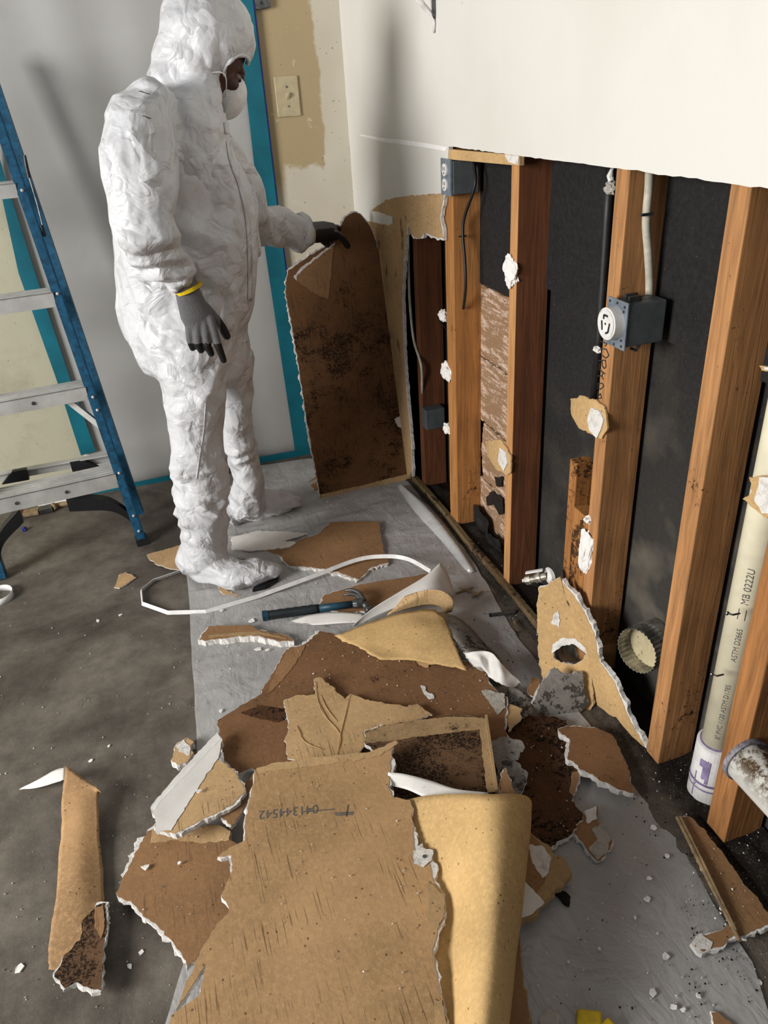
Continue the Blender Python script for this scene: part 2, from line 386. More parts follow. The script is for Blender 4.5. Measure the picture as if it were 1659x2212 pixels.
def fill2d(P, nrm, grid=0.0):
    """robust constrained triangulation of a (possibly ragged) planar outline"""
    u = nrm.orthogonal().normalized(); v = nrm.cross(u); o = P[0]
    V = [Vector(((p - o).dot(u), (p - o).dot(v))) for p in P]; n = len(V)
    if grid:
        x0 = min(q.x for q in V); x1 = max(q.x for q in V); y0 = min(q.y for q in V); y1 = max(q.y for q in V)
        V = V + [Vector((x0 + grid * (i + 0.5 * (j % 2)), y0 + grid * j)) for i in range(int((x1 - x0) / grid) + 1) for j in range(int((y1 - y0) / grid) + 1)]
    r = delaunay_2d_cdt(V, [(i, (i + 1) % n) for i in range(n)], [list(range(n))], 1, 1e-6)
    return [o + u * q.x + v * q.y for q in r[0]], r[2]
def slab(bm, top, nrm, th, mi=0, grid=0.0, off=None, rag=0.0):
    """extrude polygon top downwards along -nrm"""
    Pv, F = fill2d(top, nrm, grid)
    if off: Pv = [off(p) for p in Pv]
    used = sorted({i for f in F for i in f})
    T = {i: bm.verts.new(Pv[i]) for i in used}; rg = (lambda p: (noise.noise_vector(p * 55) + noise.noise_vector(p * 160) * 0.6) * rag) if rag else (lambda p: Vector((0, 0, 0)))
    B = {i: bm.verts.new(Pv[i] - nrm * th + (rg(Pv[i]) - nrm * rg(Pv[i]).dot(nrm))) for i in used}; cnt = {}
    for f in F:
        try:
            bm.faces.new([T[i] for i in f]).material_index = mi; bm.faces.new([B[i] for i in f[::-1]]).material_index = mi
        except ValueError: continue
        for k in range(len(f)):
            a, b = f[k], f[(k + 1) % len(f)]; cnt.setdefault((min(a, b), max(a, b)), []).append((a, b))
    for e in cnt.values():
        if len(e) == 1:
            a, b = e[0]; bm.faces.new((T[a], B[a], B[b], T[b])).material_index = mi
def resolve(o, z=0.0, plane=None):
    pts = []
    for p in o:
        pts.append(wpl(p[0], p[1], *plane) if plane else gz(p[0], p[1], z))
    return pts
def plane3(a, b, c):
    n = (Vector(b) - Vector(a)).cross(Vector(c) - Vector(a)).normalized(); return (Vector(a), n)
def piece(name, label, cat, outline, z=0.015, plane=None, th=0.012, rim=0.0, face='brown', core='gyp', amp=0.0042, step=0.006,
          patches=(), group=None, seed=1, face_name='paper_face', warp=0.0):
    """a broken piece of drywall: gypsum core with ragged rim + paper face (+ surface patches) as parts"""
    rng = random.Random(seed * 77 + 5)
    pts = resolve(outline, z, plane); ws = [(p[2] if len(p) > 2 else rim) * 0.001 for p in outline]
    P, W, N, nrm = jag_loop(pts, ws, step, amp, rng)
    to_cam = Vector((0, 0, H)) - P[0]
    up = nrm if nrm.dot(to_cam) > 0 else -nrm
    c = sum(P, Vector()) / len(P); base = c - up * th
    t = thing(name, label, cat, base, group)
    wv = (lambda q: q + up * (warp * noise.noise(q * 6.0))) if warp else None; gr = 0.025 if warp else 0.0
    bm = bmesh.new(); slab(bm, [p + o * (w_ + 0.0006) - up * 0.0012 for p, w_, o in zip(P, W, N)], up, max(0.001, th - 0.0012), 0, gr, wv, 0.005 if th > 0.006 else 0.0); bm_obj('gypsum_core', bm, M[core], t)
    bm = bmesh.new(); slab(bm, P, up, 0.0010, 0, gr, wv); bm_obj(face_name, bm, M[face], t)
    for k, (nm, mt, ol) in enumerate(patches):
        q = resolve(ol, z, plane)
        Q, _, _, n2 = jag_loop(q, [0] * len(q), 0.006, 0.003, rng)
        bm = bmesh.new(); slab(bm, [p + up * (0.0012 + 0.0003 * k) for p in Q], up, 0.0008, 0, gr, wv); bm_obj(nm, bm, M[mt], t)
    return t
def sheet(name, rows, mats, th=0.0012, parent=None, n=5, rough=0.0, edge=0.0, seed=1, origin=None):
    """curved sheet through a grid of world points (front material, back material)"""
    rows = [cr(r, n) for r in rows]; m = len(rows[0]); cols = [cr([r[j] for r in rows], n) for j in range(m)]
    h = len(cols[0]); bm = bmesh.new(); rng = random.Random(seed)
    V = [[None] * h for _ in range(m)]
    for j in range(m):
        for i in range(h):
            p = cols[j][i].copy()
            if rough: p += Vector((noise.noise(p * 14 + Vector((seed, 0, 0))), noise.noise(p * 14 + Vector((0, seed, 5))), noise.noise(p * 14 + Vector((9, 0, seed))))) * rough
            if edge and (i in (0, h - 1) or j in (0, m - 1)):
                p += Vector((rng.uniform(-1, 1), rng.uniform(-1, 1), 0)) * edge
            V[j][i] = bm.verts.new(p)
    for j in range(m - 1):
        for i in range(h - 1):
            bm.faces.new((V[j][i], V[j + 1][i], V[j + 1][i + 1], V[j][i + 1]))
    # face the camera side with the first material
    bm.normal_update(); s = sum(1 if f.normal.dot(Vector((0, 0, H)) - f.calc_center_median()) > 0 else -1 for f in bm.faces)
    if s < 0: bmesh.ops.reverse_faces(bm, faces=bm.faces)
    me = bpy.data.meshes.new(name); bm.to_mesh(me); bm.free()
    o = link(name, me, [M[x] for x in mats], parent, origin, True)
    so = o.modifiers.new('thickness', 'SOLIDIFY'); so.thickness = th; so.offset = -1
    if len(mats) > 1: so.material_offset = 1
    return o
def G3(*t): return [gz(*p) for p in t]

# ================================================================== SETTING
XW = 0.879                      # stud front plane
XD = 0.866                      # drywall face
YB = 3.02                       # back wall
bm = bmesh.new(); box(bm, (-2.4, -0.9, -0.08), (1.03, 3.2, 0.0)); o = bm_obj('floor', bm, M['concrete']); o['kind'] = 'structure'
bm = bmesh.new(); box(bm, (-2.4, YB, 0.0), (1.03, YB + 0.12, 2.5)); o = bm_obj('wall_back', bm, M['back_wall']); o['kind'] = 'structure'
# outer wall: black building paper in overlapping courses over the planks
bm = bmesh.new(); box(bm, (0.978, -0.9, 0.0), (1.03, YB, 2.5))
zs_hi = wx(1070, 625, 0.966).z
zA = wx(1236, 645, 0.966).z; zB = wx(1465, 745, 0.966).z
for y0_, y1_, z_ in ((-0.9, 1.303, zB), (1.345, 1.742, zA), (1.782, 2.15, zs_hi)):
    hexa(bm, [(0.962, y0_, z_), (0.978, y0_, z_), (0.978, y1_, z_), (0.962, y1_, z_)], [(0.966, y0_, 1.5), (0.978, y0_, 1.5), (0.978, y1_, 1.5), (0.966, y1_, 1.5)])
o = bm_obj('wall_outer', bm, M['felt']); o['kind'] = 'structure'
# right wall: upper drywall, cut along a line 1.22 m up, with the ragged remainder at the far end
def wall_piece(name, yz, x0, x1, mat, amp=0.002, seed=3, taper=True):
    pts = [Vector((0, y, z)) for y, z in yz]; rng = random.Random(seed)
    P, _, _, _ = jag_loop(pts, [0] * len(pts), 0.02, amp, rng); bm = bmesh.new()
    def tx(p, x):
        dx = max(0.0, p.y - 2.2) / 0.82 * 0.038 if taper else 0
        return Vector((x - dx, p.y, p.z))
    slab(bm, [Vector((x0, p.y, p.z)) for p in P], Vector((-1, 0, 0)), x1 - x0, 0, 0.15, lambda p: tx(p, p.x)); return bm_obj(name, bm, M[mat])
a0 = wx(960, 418, XD)
wr = wall_piece('wall_right', [(-0.9, 1.222), (0.7, 1.219), (1.3, 1.221), (2.14, 1.223), (2.165, 1.10), (2.18, 1.09), (2.45, 1.06), (2.60, 1.045), (2.62, 0.93), (2.80, 0.90), (3.02, 0.88), (3.02, 2.5), (2.2, 2.5), (-0.9, 2.5)], XD, XW, 'white_wall')
wr['kind'] = 'structure'
# chalk line / paper tear along the cut height
bm = bmesh.new()
def wpt(px, py, off=0.0):
    p = wx(px, py, XD)
    for _ in range(6):
        dx = max(0.0, p.y - 2.2) / 0.82 * 0.038; p = wx(px, py, XD - dx - off)
    return p
L = [wpt(x, y, 0.001) for x, y in ((778, 290), (830, 298), (870, 302), (920, 309), (966, 318))]
L2 = [wpt(x, y, 0.001) for x, y in ((778, 293), (830, 307), (870, 312), (920, 319), (962, 326))]
for i in range(4):
    bm.faces.new([bm.verts.new(p) for p in (L[i], L[i + 1], L2[i + 1], L2[i])])
o = bm_obj('cut_line', bm, simple('torn_white_edge', (246, 245, 242), 0.6, var=0.03)); tag(o, 'knife cut line with peeled paper edge along the white wall near the corner', 'cut line')

# brown-faced remains of drywall still on the wall near the corner
def on_wall(outl, off=0.0): return [wpt(x, y, off) for x, y in outl]
def wall_scrap(name, label, cat, outl, face='kraft', rim=None, th=0.012, x_off=0.0, patches=(), seed=4, amp=0.003):
    pts = on_wall([(p[0], p[1]) for p in outl], x_off)
    ws = [(p[2] if len(p) > 2 else 0.0) * 0.001 for p in outl]; rng = random.Random(seed)
    P, W, N, nrm = jag_loop(pts, ws, 0.010, amp, rng); up = nrm if nrm.dot(Vector((-1, -0.2, 0))) > 0 else -nrm
    t = thing(name, label, cat, sum(P, Vector()) / len(P))
    bm = bmesh.new(); slab(bm, [p + o_ * w_ - up * 0.001 for p, w_, o_ in zip(P, W, N)], up, th - 0.001); bm_obj('gypsum_core', bm, M['gyp'], t)
    bm = bmesh.new(); slab(bm, P, up, 0.001); bm_obj('paper_face', bm, M[face], t)
    for k, (nm, mt, ol) in enumerate(patches):
        Q, _, _, _ = jag_loop(on_wall(ol, x_off), [0] * len(ol), 0.006, 0.003, rng)
        bm = bmesh.new(); slab(bm, [p + up * 0.001 * (k + 1) for p in Q], up, 0.0008); bm_obj(nm, bm, M[mt], t)
    return t
wall_scrap('torn_wallboard', 'torn tan board edge left on the wall below the white corner, jagged white rim', 'drywall',
           [(800, 455), (835, 431), (880, 423), (958, 417, 12), (950, 470, 12), (957, 515, 10), (940, 512, 9), (918, 503, 9), (905, 516, 8), (888, 508, 2), (880, 478, 9),
            (872, 560, 9), (868, 640, 9), (872, 760, 9), (878, 850, 9), (888, 960, 9), (890, 1030), (800, 1010), (760, 900), (760, 470), (795, 478), (840, 487), (853, 480), (850, 470), (820, 458)],
           'kraft', x_off=0.002)

# ------------------------------------------------------------------ studs
def stud(y0, y1, mat, label, z0=0.018, z1=1.32, x0=XW, x1=0.968, cat='stud', side=None, lean=0.0):
    bm = bmesh.new()
    hexa(bm, [(x0, y0, z0), (x1, y0, z0), (x1, y1, z0), (x0, y1, z0)], [(x0, y0 + lean, z1), (x1, y0 + lean, z1), (x1, y1 + lean, z1), (x0, y1 + lean, z1)])
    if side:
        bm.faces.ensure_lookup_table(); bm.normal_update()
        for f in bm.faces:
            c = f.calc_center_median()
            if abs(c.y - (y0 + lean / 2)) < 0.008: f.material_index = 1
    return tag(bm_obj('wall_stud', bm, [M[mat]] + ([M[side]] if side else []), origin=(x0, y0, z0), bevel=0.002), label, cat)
stud(2.47, 2.508, 'stud_d', 'dark reddish wood stud in the gap beside the torn tan board')
stud(2.148, 2.215, 'stud_o', 'orange wood stud under the duplex outlet box, cable on its side')
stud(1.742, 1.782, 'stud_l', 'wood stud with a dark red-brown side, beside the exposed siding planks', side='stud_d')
stud(1.303, 1.345, 'stud_sp', 'wood stud carrying the round outlet box and handwritten marks', lean=0.0)
stud(0.992, 1.036, 'stud_sp', 'mould-speckled wood stud between the duct collar and the cream pipe')
stud(0.775, 0.828, 'stud', 'wood stud in front of the tall cream drain pipe')
bm = bmesh.new(); box(bm, (0.880, -0.9, 0), (0.975, YB, 0.018)); tag(bm_obj('sole_plate', bm, M['plate'], origin=(0.92, 1.5, 0)), 'black damp sole plate along the foot of the studs', 'wall plate')
bm = bmesh.new()
pts = [gz(x, y, 0.016) for x, y in ((893, 1030), (960, 1106), (1010, 1170), (1075, 1243), (1165, 1352))]
for a, b in zip(pts, pts[1:]): beam(bm, a, b, 0.016, 0.026)
tag(bm_obj('wood_strip', bm, M['strip_w'], origin=pts[2]), 'thin damp yellowish wood strip on the floor along the open wall', 'strip')
bm = bmesh.new(); q = [wx(968, 322, 0.868), wx(1122, 336, 0.868), wx(1122, 358, 0.868), wx(968, 344, 0.868)]
hexa(bm, q, [p + Vector((0.012, 0, 0)) for p in q]); t = tag(bm_obj('board_strip', bm, M['kraft_tan'], origin=q[0]), 'thin tan board strip left under the white wall above the black bay', 'drywall')
bm = bmesh.new(); q = [wx(1090, 334, 0.866), wx(1120, 337, 0.866), wx(1118, 356, 0.866), wx(1098, 350, 0.866)]; hexa(bm, q, [p + Vector((0.003, 0, 0)) for p in q]); bm_obj('bare_gypsum', bm, M['gyp'], t)
# short block pieces beside the stud with handwriting
bm = bmesh.new(); pA = wx(1229, 992, XW); 
box(bm, (XW + 0.004, pA.y - 0.030, 0.018), (XW + 0.05, pA.y + 0.002, pA.z)); tag(bm_obj('wood_block', bm, M['stud_o'], origin=pA, bevel=0.002), 'short upright wood block leaning beside the handwritten stud', 'wood block')
bm = bmesh.new(); pB = wx(1262, 1115, XW); box(bm, (XW + 0.001, 1.347, 0.018), (XW + 0.04, pA.y - 0.032, pB.z)); tag(bm_obj('wood_block', bm, M['stud_o'], origin=pB, bevel=0.002), 'shorter wood block with a black broken top against the handwritten stud', 'wood block')
# exposed siding planks where the paper is torn away
px_l = {0: 1040, 1: 1042, 2: 1034, 3: 1046, 4: 1036, 5: 1040}
names = ['topmost long', 'second from the top', 'middle', 'second from the floor', 'lowest, with black holes']
tops = [(1040, 612), (1036, 768), (1042, 905), (1038, 1025), (1040, 1060)]
zs = [0.965, 0.790, 0.625, 0.47, 0.33, 0.17]
zs = [wx(1040, y, 0.972).z for y in (612, 768, 905, 1025, 1140, 1250)]
ys = [wx(x, y, 0.972).y for x, y in ((1036, 690), (1032, 830), (1048, 950), (1036, 1060), (1060, 1120))]
for i in range(5):
    pts = [Vector((0.9705, y, z)) for y, z in ((1.79, zs[i + 1] + 0.004), (ys[i], zs[i + 1] + 0.004), (ys[i] + 0.02, (zs[i] + zs[i + 1]) / 2), (ys[i], zs[i] - 0.002), (1.79, zs[i] - 0.002))]
    if i == 4: pts = [Vector((0.9705, y, z)) for y, z in ((1.79, zs[5] - 0.02), (1.86, zs[5]), (1.98, zs[4] - 0.04), (ys[i], zs[4] - 0.002), (1.79, zs[4] - 0.002))]
    P, _, _, nrm = jag_loop(pts, [0] * 5, 0.01, 0.006, random.Random(i + 3)); up = nrm if nrm.x < 0 else -nrm
    bm = bmesh.new(); slab(bm, [p + up * 0.004 for p in P], up, 0.010)
    tag(bm_obj('siding_plank', bm, M['siding'], origin=pts[0]), 'paint-splashed siding plank bared behind the studs, ' + names[i], 'plank', 'siding planks')
pts = [Vector((0.967, y, z)) for y, z in ((1.79, 1.03), (1.88, 1.06), (1.86, 1.2), (1.82, 1.28), (1.79, 1.28))]
P, _, _, nrm = jag_loop(pts, [0] * 5, 0.01, 0.006, random.Random(30)); up = nrm if nrm.x < 0 else -nrm
bm = bmesh.new(); slab(bm, P, up, 0.006); tag(bm_obj('siding_plank', bm, M['siding'], origin=pts[0]), 'sliver of siding plank showing high up behind the dark red-brown stud', 'plank', 'siding planks')
# torn paper flaps over the planks (dark holes)
for lab, ol in (('ragged black paper flap hanging over the lowest siding plank', ((1062, 1060), (1085, 1075), (1088, 1110), (1078, 1112), (1066, 1090), (1052, 1092), (1050, 1075))),
                ('small black paper scrap above the lowest plank', ((1068, 1030), (1085, 1030), (1084, 1052), (1072, 1050)))):
    P, _, _, nrm = jag_loop([wx(x, y, 0.958) for x, y in ol], [0] * len(ol), 0.008, 0.004, random.Random(8)); up = nrm if nrm.x < 0 else -nrm
    bm = bmesh.new(); slab(bm, P, up, 0.001); tag(bm_obj('paper_flap', bm, M['pipe_b'], origin=P[0]), lab, 'paper')

# ------------------------------------------------------------------ gypsum nubs left on the studs
nubs = [(1104, 585, 13, 34, 'long white plaster nub stuck high on the dark red-brown stud'),
        (958, 682, 7, 12, 'small white plaster nub on the far orange stud, uppermost'),
        (965, 802, 9, 20, 'white plaster nub midway down the far orange stud'),
        (966, 926, 5, 10, 'small white plaster nub low on the far orange stud'),
        (1267, 1190, 13, 50, 'tall white plaster lump low on the handwritten stud'),
        (1272, 1122, 5, 8, 'tiny white plaster dab just above the tall plaster lump')]
def lump(px, py, rx, ry, X, seed, depth=0.012, mat='gyp'):
    c = wx(px, py, X); a = wx(px + rx, py, X); b = wx(px, py + ry, X); ey = abs(a.y - c.y); ez = abs(b.z - c.z)
    rng = random.Random(seed); bm = bmesh.new(); bmesh.ops.create_icosphere(bm, subdivisions=4, radius=1)
    for v in bm.verts:
        n = v.co.copy(); k = 1 + 0.45 * noise.noise(n * 1.7 + Vector((seed * 9, 0, 0))) + 0.18 * noise.noise(n * 6 + Vector((0, seed, 0)))
        v.co = c + Vector((n.x * depth * k, n.y * ey * k, n.z * ez * k))
    return bm, c
for i, (px, py, rx, ry, lab) in enumerate(nubs):
    bm, c = lump(px, py, rx, ry, XW, i + 1); tag(bm_obj('plaster_nub', bm, M['gyp_s'], origin=c), lab, 'plaster lump', 'plaster lumps left on the studs')
def torn_patch(label, paper, gyp, X, seed, th=0.004):
    P, _, _, nrm = jag_loop([wx(x, y, X) for x, y in paper], [0] * len(paper), 0.006, 0.0035, random.Random(seed)); up = nrm if nrm.x < 0 else -nrm
    t = thing('paper_patch', label, 'torn paper', sum(P, Vector()) / len(P), 'torn board paper left on the studs')
    bm = bmesh.new(); slab(bm, P, up, th); bm_obj('paper', bm, M['kraft_tan'], t)
    Q, _, _, nrm = jag_loop([wx(x, y, X) for x, y in gyp], [0] * len(gyp), 0.006, 0.0025, random.Random(seed + 1))
    bm = bmesh.new(); slab(bm, [p + up * 0.004 for p in Q], up, 0.004); bm_obj('gypsum_scab', bm, M['gyp'], t)
torn_patch('large torn tan paper patch with white plaster, across the handwritten stud', ((1232, 862), (1255, 855), (1290, 866), (1306, 880), (1312, 925), (1300, 948), (1272, 936), (1250, 925), (1234, 895)),
           ((1280, 880), (1296, 886), (1306, 905), (1300, 930), (1292, 946), (1276, 930), (1272, 905)), XW - 0.006, 4)
torn_patch('torn tan paper patch with white plaster low on the dark red-brown stud', ((1050, 952), (1082, 950), (1104, 985), (1103, 1020), (1096, 1026), (1070, 1012), (1052, 985)),
           ((1082, 966), (1094, 975), (1098, 1000), (1090, 1018), (1078, 995)), XW - 0.006, 5)
torn_patch('torn brown paper with white plaster on the stud at the right frame edge', ((1618, 1030), (1640, 1028), (1672, 1030), (1680, 1110), (1650, 1118), (1620, 1092), (1604, 1078), (1625, 1062)),
           ((1645, 1030), (1680, 1030), (1680, 1115), (1650, 1108), (1634, 1080)), 0.872, 6)
torn_patch('small strip of torn paper halfway up at the right frame edge', ((1640, 790), (1665, 792), (1665, 802), (1646, 800)), ((1655, 792), (1665, 793), (1665, 798), (1656, 798)), XW - 0.006, 7)

# ------------------------------------------------------------------ electrical things on the wall
def disc(bm, c, n, r, h, seg=28, mi=0, r2=None):
    c = Vector(c); n = Vector(n).normalized(); tube(bm, [c, c + n * h], [r, r2 if r2 else r], seg, True, mi)
# duplex outlet in metal box
bA = wx(957, 345, 0.863); bB = wx(957, 417, 0.863)
y1, y0 = wx(953, 360, 0.863).y, wx(974, 360, 0.863).y
z1, z0 = bA.z, bB.z
t = thing('outlet_box', 'dark grey box with white duplex outlet at the edge of the white wall', 'outlet', (0.88, (y0 + y1) / 2, (z0 + z1) / 2))
bm = bmesh.new(); yb0 = y0 - 0.002
box(bm, (0.869, yb0, z0), (0.945, yb0 + 0.05, z1)); bm_obj('box_shell', bm, M['box_grey'], t, bevel=0.002)
bm = bmesh.new(); box(bm, (0.861, y0 + 0.001, z0 - 0.004), (0.868, y1, z1 + 0.004)); bm_obj('yoke', bm, M['box_face'], t, bevel=0.001)
for k in (0.28, 0.72):
    bm = bmesh.new(); c = Vector((0.862, (y0 + y1) / 2, z0 + (z1 - z0) * k)); disc(bm, c, (-1, 0, 0), 0.0165, 0.006); s = bm_obj('socket', bm, M['white_pl'], t, bevel=0.001)
    bm = bmesh.new()
    for dy in (-0.006, 0.006): box(bm, (0.855, c.y + dy - 0.001, c.z - 0.001), (0.8575, c.y + dy + 0.001, c.z + 0.008))
    box(bm, (0.855, c.y - 0.002, c.z - 0.010), (0.8575, c.y + 0.002, c.z - 0.006)); bm_obj('slot', bm, M['ink'], s)
# black cable from the box down into the stud
pts = [wx(1024, 350, 0.93), wx(1026, 400, 0.91), wx(1003, 470, 0.89), wx(1000, 510, 0.885), wx(1004, 560, 0.885), wx(1006, 620, 0.885), wx(996, 664, 0.90)]
t = None
bm = bmesh.new(); tube(bm, cr([Vector((p.x, min(p.y, 2.140), p.z)) for p in [wx(1024, 350, 0.93), wx(1026, 400, 0.92), wx(1003, 470, 0.905), wx(1000, 510, 0.90), wx(1004, 560, 0.90), wx(1006, 620, 0.90), wx(996, 664, 0.905)]], 6), 0.0042, 10)
cab = bm_obj('black_cable', bm, M['black'], origin=pts[3], smooth=True); tag(cab, 'black cable running down the far orange stud below the duplex outlet', 'cable')
bm = bmesh.new(); c = wx(999, 511, 0.90); c.y = 2.136; beam(bm, c - Vector((0.010, 0, 0)), c + Vector((0.014, 0, 0)), 0.004, 0.004); bm_obj('staple', bm, M['steel'], cab)
# small grey box with cream cable behind the far orange stud
c0 = wx(906, 858, 0.90); c1 = wx(940, 908, 0.90)
t = thing('outlet_box', 'small grey junction box low in the dark gap beside the leaning board', 'outlet', c0)
bm = bmesh.new(); yy = (c0.y + c1.y) / 2; box(bm, (0.872, 2.415, c0.z - 0.075), (0.945, 2.465, c0.z)); bm_obj('box_shell', bm, M['box_grey'], t, bevel=0.003)
bm = bmesh.new(); tube(bm, cr([wx(882, 505, 0.874), wx(883, 590, 0.873), wx(886, 660, 0.872), wx(894, 735, 0.872), wx(910, 790, 0.874), wx(912, 850, 0.882)], 6), 0.005, 8)
tag(bm_obj('cream_cable', bm, M['cable_w'], origin=c0, smooth=True), 'cream cable entering the small junction box beside the leaning board', 'cable')
bm = bmesh.new(); tube(bm, cr([Vector((0.95, 2.46, 0.66)), Vector((0.955, 2.38, 0.63)), Vector((0.95, 2.28, 0.625)), Vector((0.94, 2.216, 0.64))], 6), 0.003, 8)
tag(bm_obj('thin_wire', bm, M['black'], origin=(0.95, 2.3, 0.63), smooth=True), 'thin black wire crossing the dark gap behind the far orange stud', 'wire')
# round dryer outlet
yF = 1.346; fz1 = wx(1312, 640, 0.866).z; 
pTL, pTR, pBL, pBR = [wx(x, y, 0.856) for x, y in ((1313, 640), (1355, 655), (1308, 742), (1350, 761))]
t = thing('outlet_box', 'large grey box with white round outlet on the handwritten stud', 'outlet', pTL)
ya, yb = pTR.y, pTL.y; za, zb = (pBL.z + pBR.z) / 2, (pTL.z + pTR.z) / 2
bm = bmesh.new(); box(bm, (0.862, ya, za + 0.006), (0.945, yb - 0.012, zb - 0.004)); bm_obj('box_shell', bm, M['box_grey'], t, bevel=0.003)
bm = bmesh.new(); box(bm, (0.857, ya - 0.002, za), (0.861, yb, zb)); fp = bm_obj('face_plate', bm, M['box_face'], t, bevel=0.001)
for fy, fz in ((0.12, 0.08), (0.9, 0.1), (0.12, 0.9), (0.88, 0.92), (0.5, 0.06), (0.5, 0.93), (0.15, 0.8), (0.15, 0.2)):
    bm = bmesh.new(); disc(bm, (0.8575, ya + (yb - ya) * fy, za + (zb - za) * fz), (-1, 0, 0), 0.0028, 0.0012, 12); bm_obj('screw_hole', bm, M['ink'], fp)
cc = Vector((0.857, ya + (yb - ya) * 0.52, (za + zb) / 2 + 0.002))
bm = bmesh.new(); tube(bm, [cc, cc + Vector((-0.020, 0, 0)), cc + Vector((-0.022, 0, 0)), cc + Vector((-0.019, 0, 0))], [0.031, 0.031, 0.027, 0.0262], 40); rc = bm_obj('round_outlet', bm, M['white_pl'], t, smooth=False)
bm = bmesh.new()
c2 = cc + Vector((-0.0215, 0, 0))
for a, b in (((-0.014, 0.004), (-0.010, -0.014)), ((0.014, 0.004), (0.010, -0.014)), ((-0.006, 0.016), (0.008, 0.016)), ((0.008, 0.016), (0.008, 0.008)), ((-0.010, -0.014), (-0.002, -0.018)), ((0.0, 0.001), (0.002, -0.001))):
    beam(bm, c2 + Vector((0, a[0], a[1])), c2 + Vector((0, b[0], b[1])), 0.004, 0.002, up=(1, 0, 0))
bm_obj('slot', bm, M['ink'], rc)
for k in (0.3, 0.62):
    bm = bmesh.new(); p = Vector((0.872 + 0.02 * k, ya + (yb - ya) * k, zb)); beam(bm, p - Vector((0.006, 0, 0)), p + Vector((0.02, 0, 0)), 0.008, 0.012); bm_obj('clamp', bm, M['steel'], t)
bm = bmesh.new(); p = Vector((0.88, ya + 0.01, za)); tube(bm, [p, p + Vector((0.012, -0.002, -0.006)), p + Vector((0.02, 0, 0.004))], 0.003, 8); bm_obj('clamp', bm, M['steel'], t)
pt = wx(1404, 640, 0.93); cy = pt.y
bm = bmesh.new(); tube(bm, cr([wy(x_, y_, 1.291) for x_, y_ in ((1404, 330), (1402, 400), (1396, 480), (1400, 540), (1403, 600), (1403, 660))], 6), 0.0082, 12)
cab = tag(bm_obj('cream_cable', bm, M['cable_w'], origin=pt, smooth=True), 'thick cream cable dropping into the round outlet box from above', 'cable')
bm = bmesh.new(); c = wy(1398, 463, 1.281); beam(bm, c - Vector((0.013, 0, 0)), c + Vector((0.013, 0, 0)), 0.005, 0.005); bm_obj('staple', bm, M['steel'], cab)
# black pipe
bm = bmesh.new(); tube(bm, [wx(1322, 330, 0.93), wx(1312, 480, 0.93), wx(1303, 620, 0.93), wx(1296, 720, 0.93), wx(1283, 880, 0.93)], 0.0105, 16)
tag(bm_obj('black_pipe', bm, M['pipe_b'], origin=wx(1303, 620, 0.93), smooth=True), 'black vertical pipe beside the stud with handwriting', 'pipe')
bm, c = lump(1320, 407, 10, 14, 0.905, 21, 0.010); o = tag(bm_obj('plaster_nub', bm, M['gyp_grey'], origin=c), 'soiled plaster knob at the top of the black pipe', 'plaster lump')
bm = bmesh.new(); tube(bm, [wx(1321, 392, 0.905), wx(1318, 380, 0.905), wx(1322, 365, 0.90)], [0.006, 0.007, 0.003], 8); bm_obj('torn_strand', bm, M['white_pl'], o)
bm, c = lump(1290, 755, 7, 6, 0.905, 22, 0.006); tag(bm_obj('plaster_nub', bm, M['gyp'], origin=c), 'small white plaster knob on the black pipe below the round outlet', 'plaster lump')
# handwriting on stud
def text_mesh(txt, size):
    cu = bpy.data.curves.new('txt', 'FONT'); cu.body = txt; cu.size = size; cu.align_x = 'LEFT'
    ob = bpy.data.objects.new('txt', cu); COL.objects.link(ob); dg = C.evaluated_depsgraph_get(); dg.update()
    me = bpy.data.meshes.new_from_object(ob.evaluated_get(dg)); COL.objects.unlink(ob); bpy.data.objects.remove(ob); return me
def strokes(bm, origin, ex, ey, lines, wdt, nz):
    for ln in lines:
        for a, b in zip(ln, ln[1:]):
            beam(bm, origin + ex * a[0] + ey * a[1], origin + ex * b[0] + ey * b[1], wdt, 0.0006, up=nz)
HW = [[(1296, 737), (1311, 742), (1307, 748)], [(1299, 765), (1298, 752), (1310, 755), (1315, 768), (1309, 774), (1301, 768)], [(1293, 779), (1308, 778)], [(1308, 778), (1309, 793), (1305, 796), (1301, 790), (1300, 779)],
      [(1296, 784), (1294, 798), (1307, 808)], [(1290, 812), (1300, 812), (1303, 805)], [(1300, 812), (1303, 820)], [(1292, 836), (1291, 829), (1301, 828), (1304, 834), (1297, 841), (1290, 838)],
      [(1292, 845), (1290, 858), (1297, 850), (1299, 860), (1288, 862)]]
bm = bmesh.new()
for ln in HW:
    P = [wx(x, y, XW - 0.0008) for x, y in ln]
    for a, b in zip(P, P[1:]): beam(bm, a, b, 0.0022, 0.0006, up=(1, 0, 0))
for ob in COL.objects:
    if ob.get('label', '').startswith('wood stud carrying'): st4 = ob
bm_obj('handwriting', bm, M['ink'], st4)

# ------------------------------------------------------------------ duct collar, PVC
cv = wx(1392, 1398, 0.925); t = thing('duct_collar', 'crimped galvanised duct collar sticking out of the black wall near the floor', 'duct', cv)
ax = Vector((-0.93, -0.28, 0.12)).normalized(); bk = cv - ax * 0.052; fr = cv + ax * 0.024
def crimp(bm, c, n, r0, h, amp, seg=96):
    n = n.normalized(); u = n.orthogonal().normalized(); v = n.cross(u); rings = []
    for k, (s, rr, am) in enumerate(((0, r0, 0), (0.45, r0, 0), (0.55, r0 * 0.98, amp), (1.0, r0 * 0.97, amp))):
        rings.append([bm.verts.new(c + n * h * s + (u * math.cos(a) + v * math.sin(a)) * (rr + am * math.sin(a * 32))) for a in [2 * math.pi * j / seg for j in range(seg)]])
    for a, b in zip(rings, rings[1:]):
        for j in range(seg): bm.faces.new((a[j], a[(j + 1) % seg], b[(j + 1) % seg], b[j]))
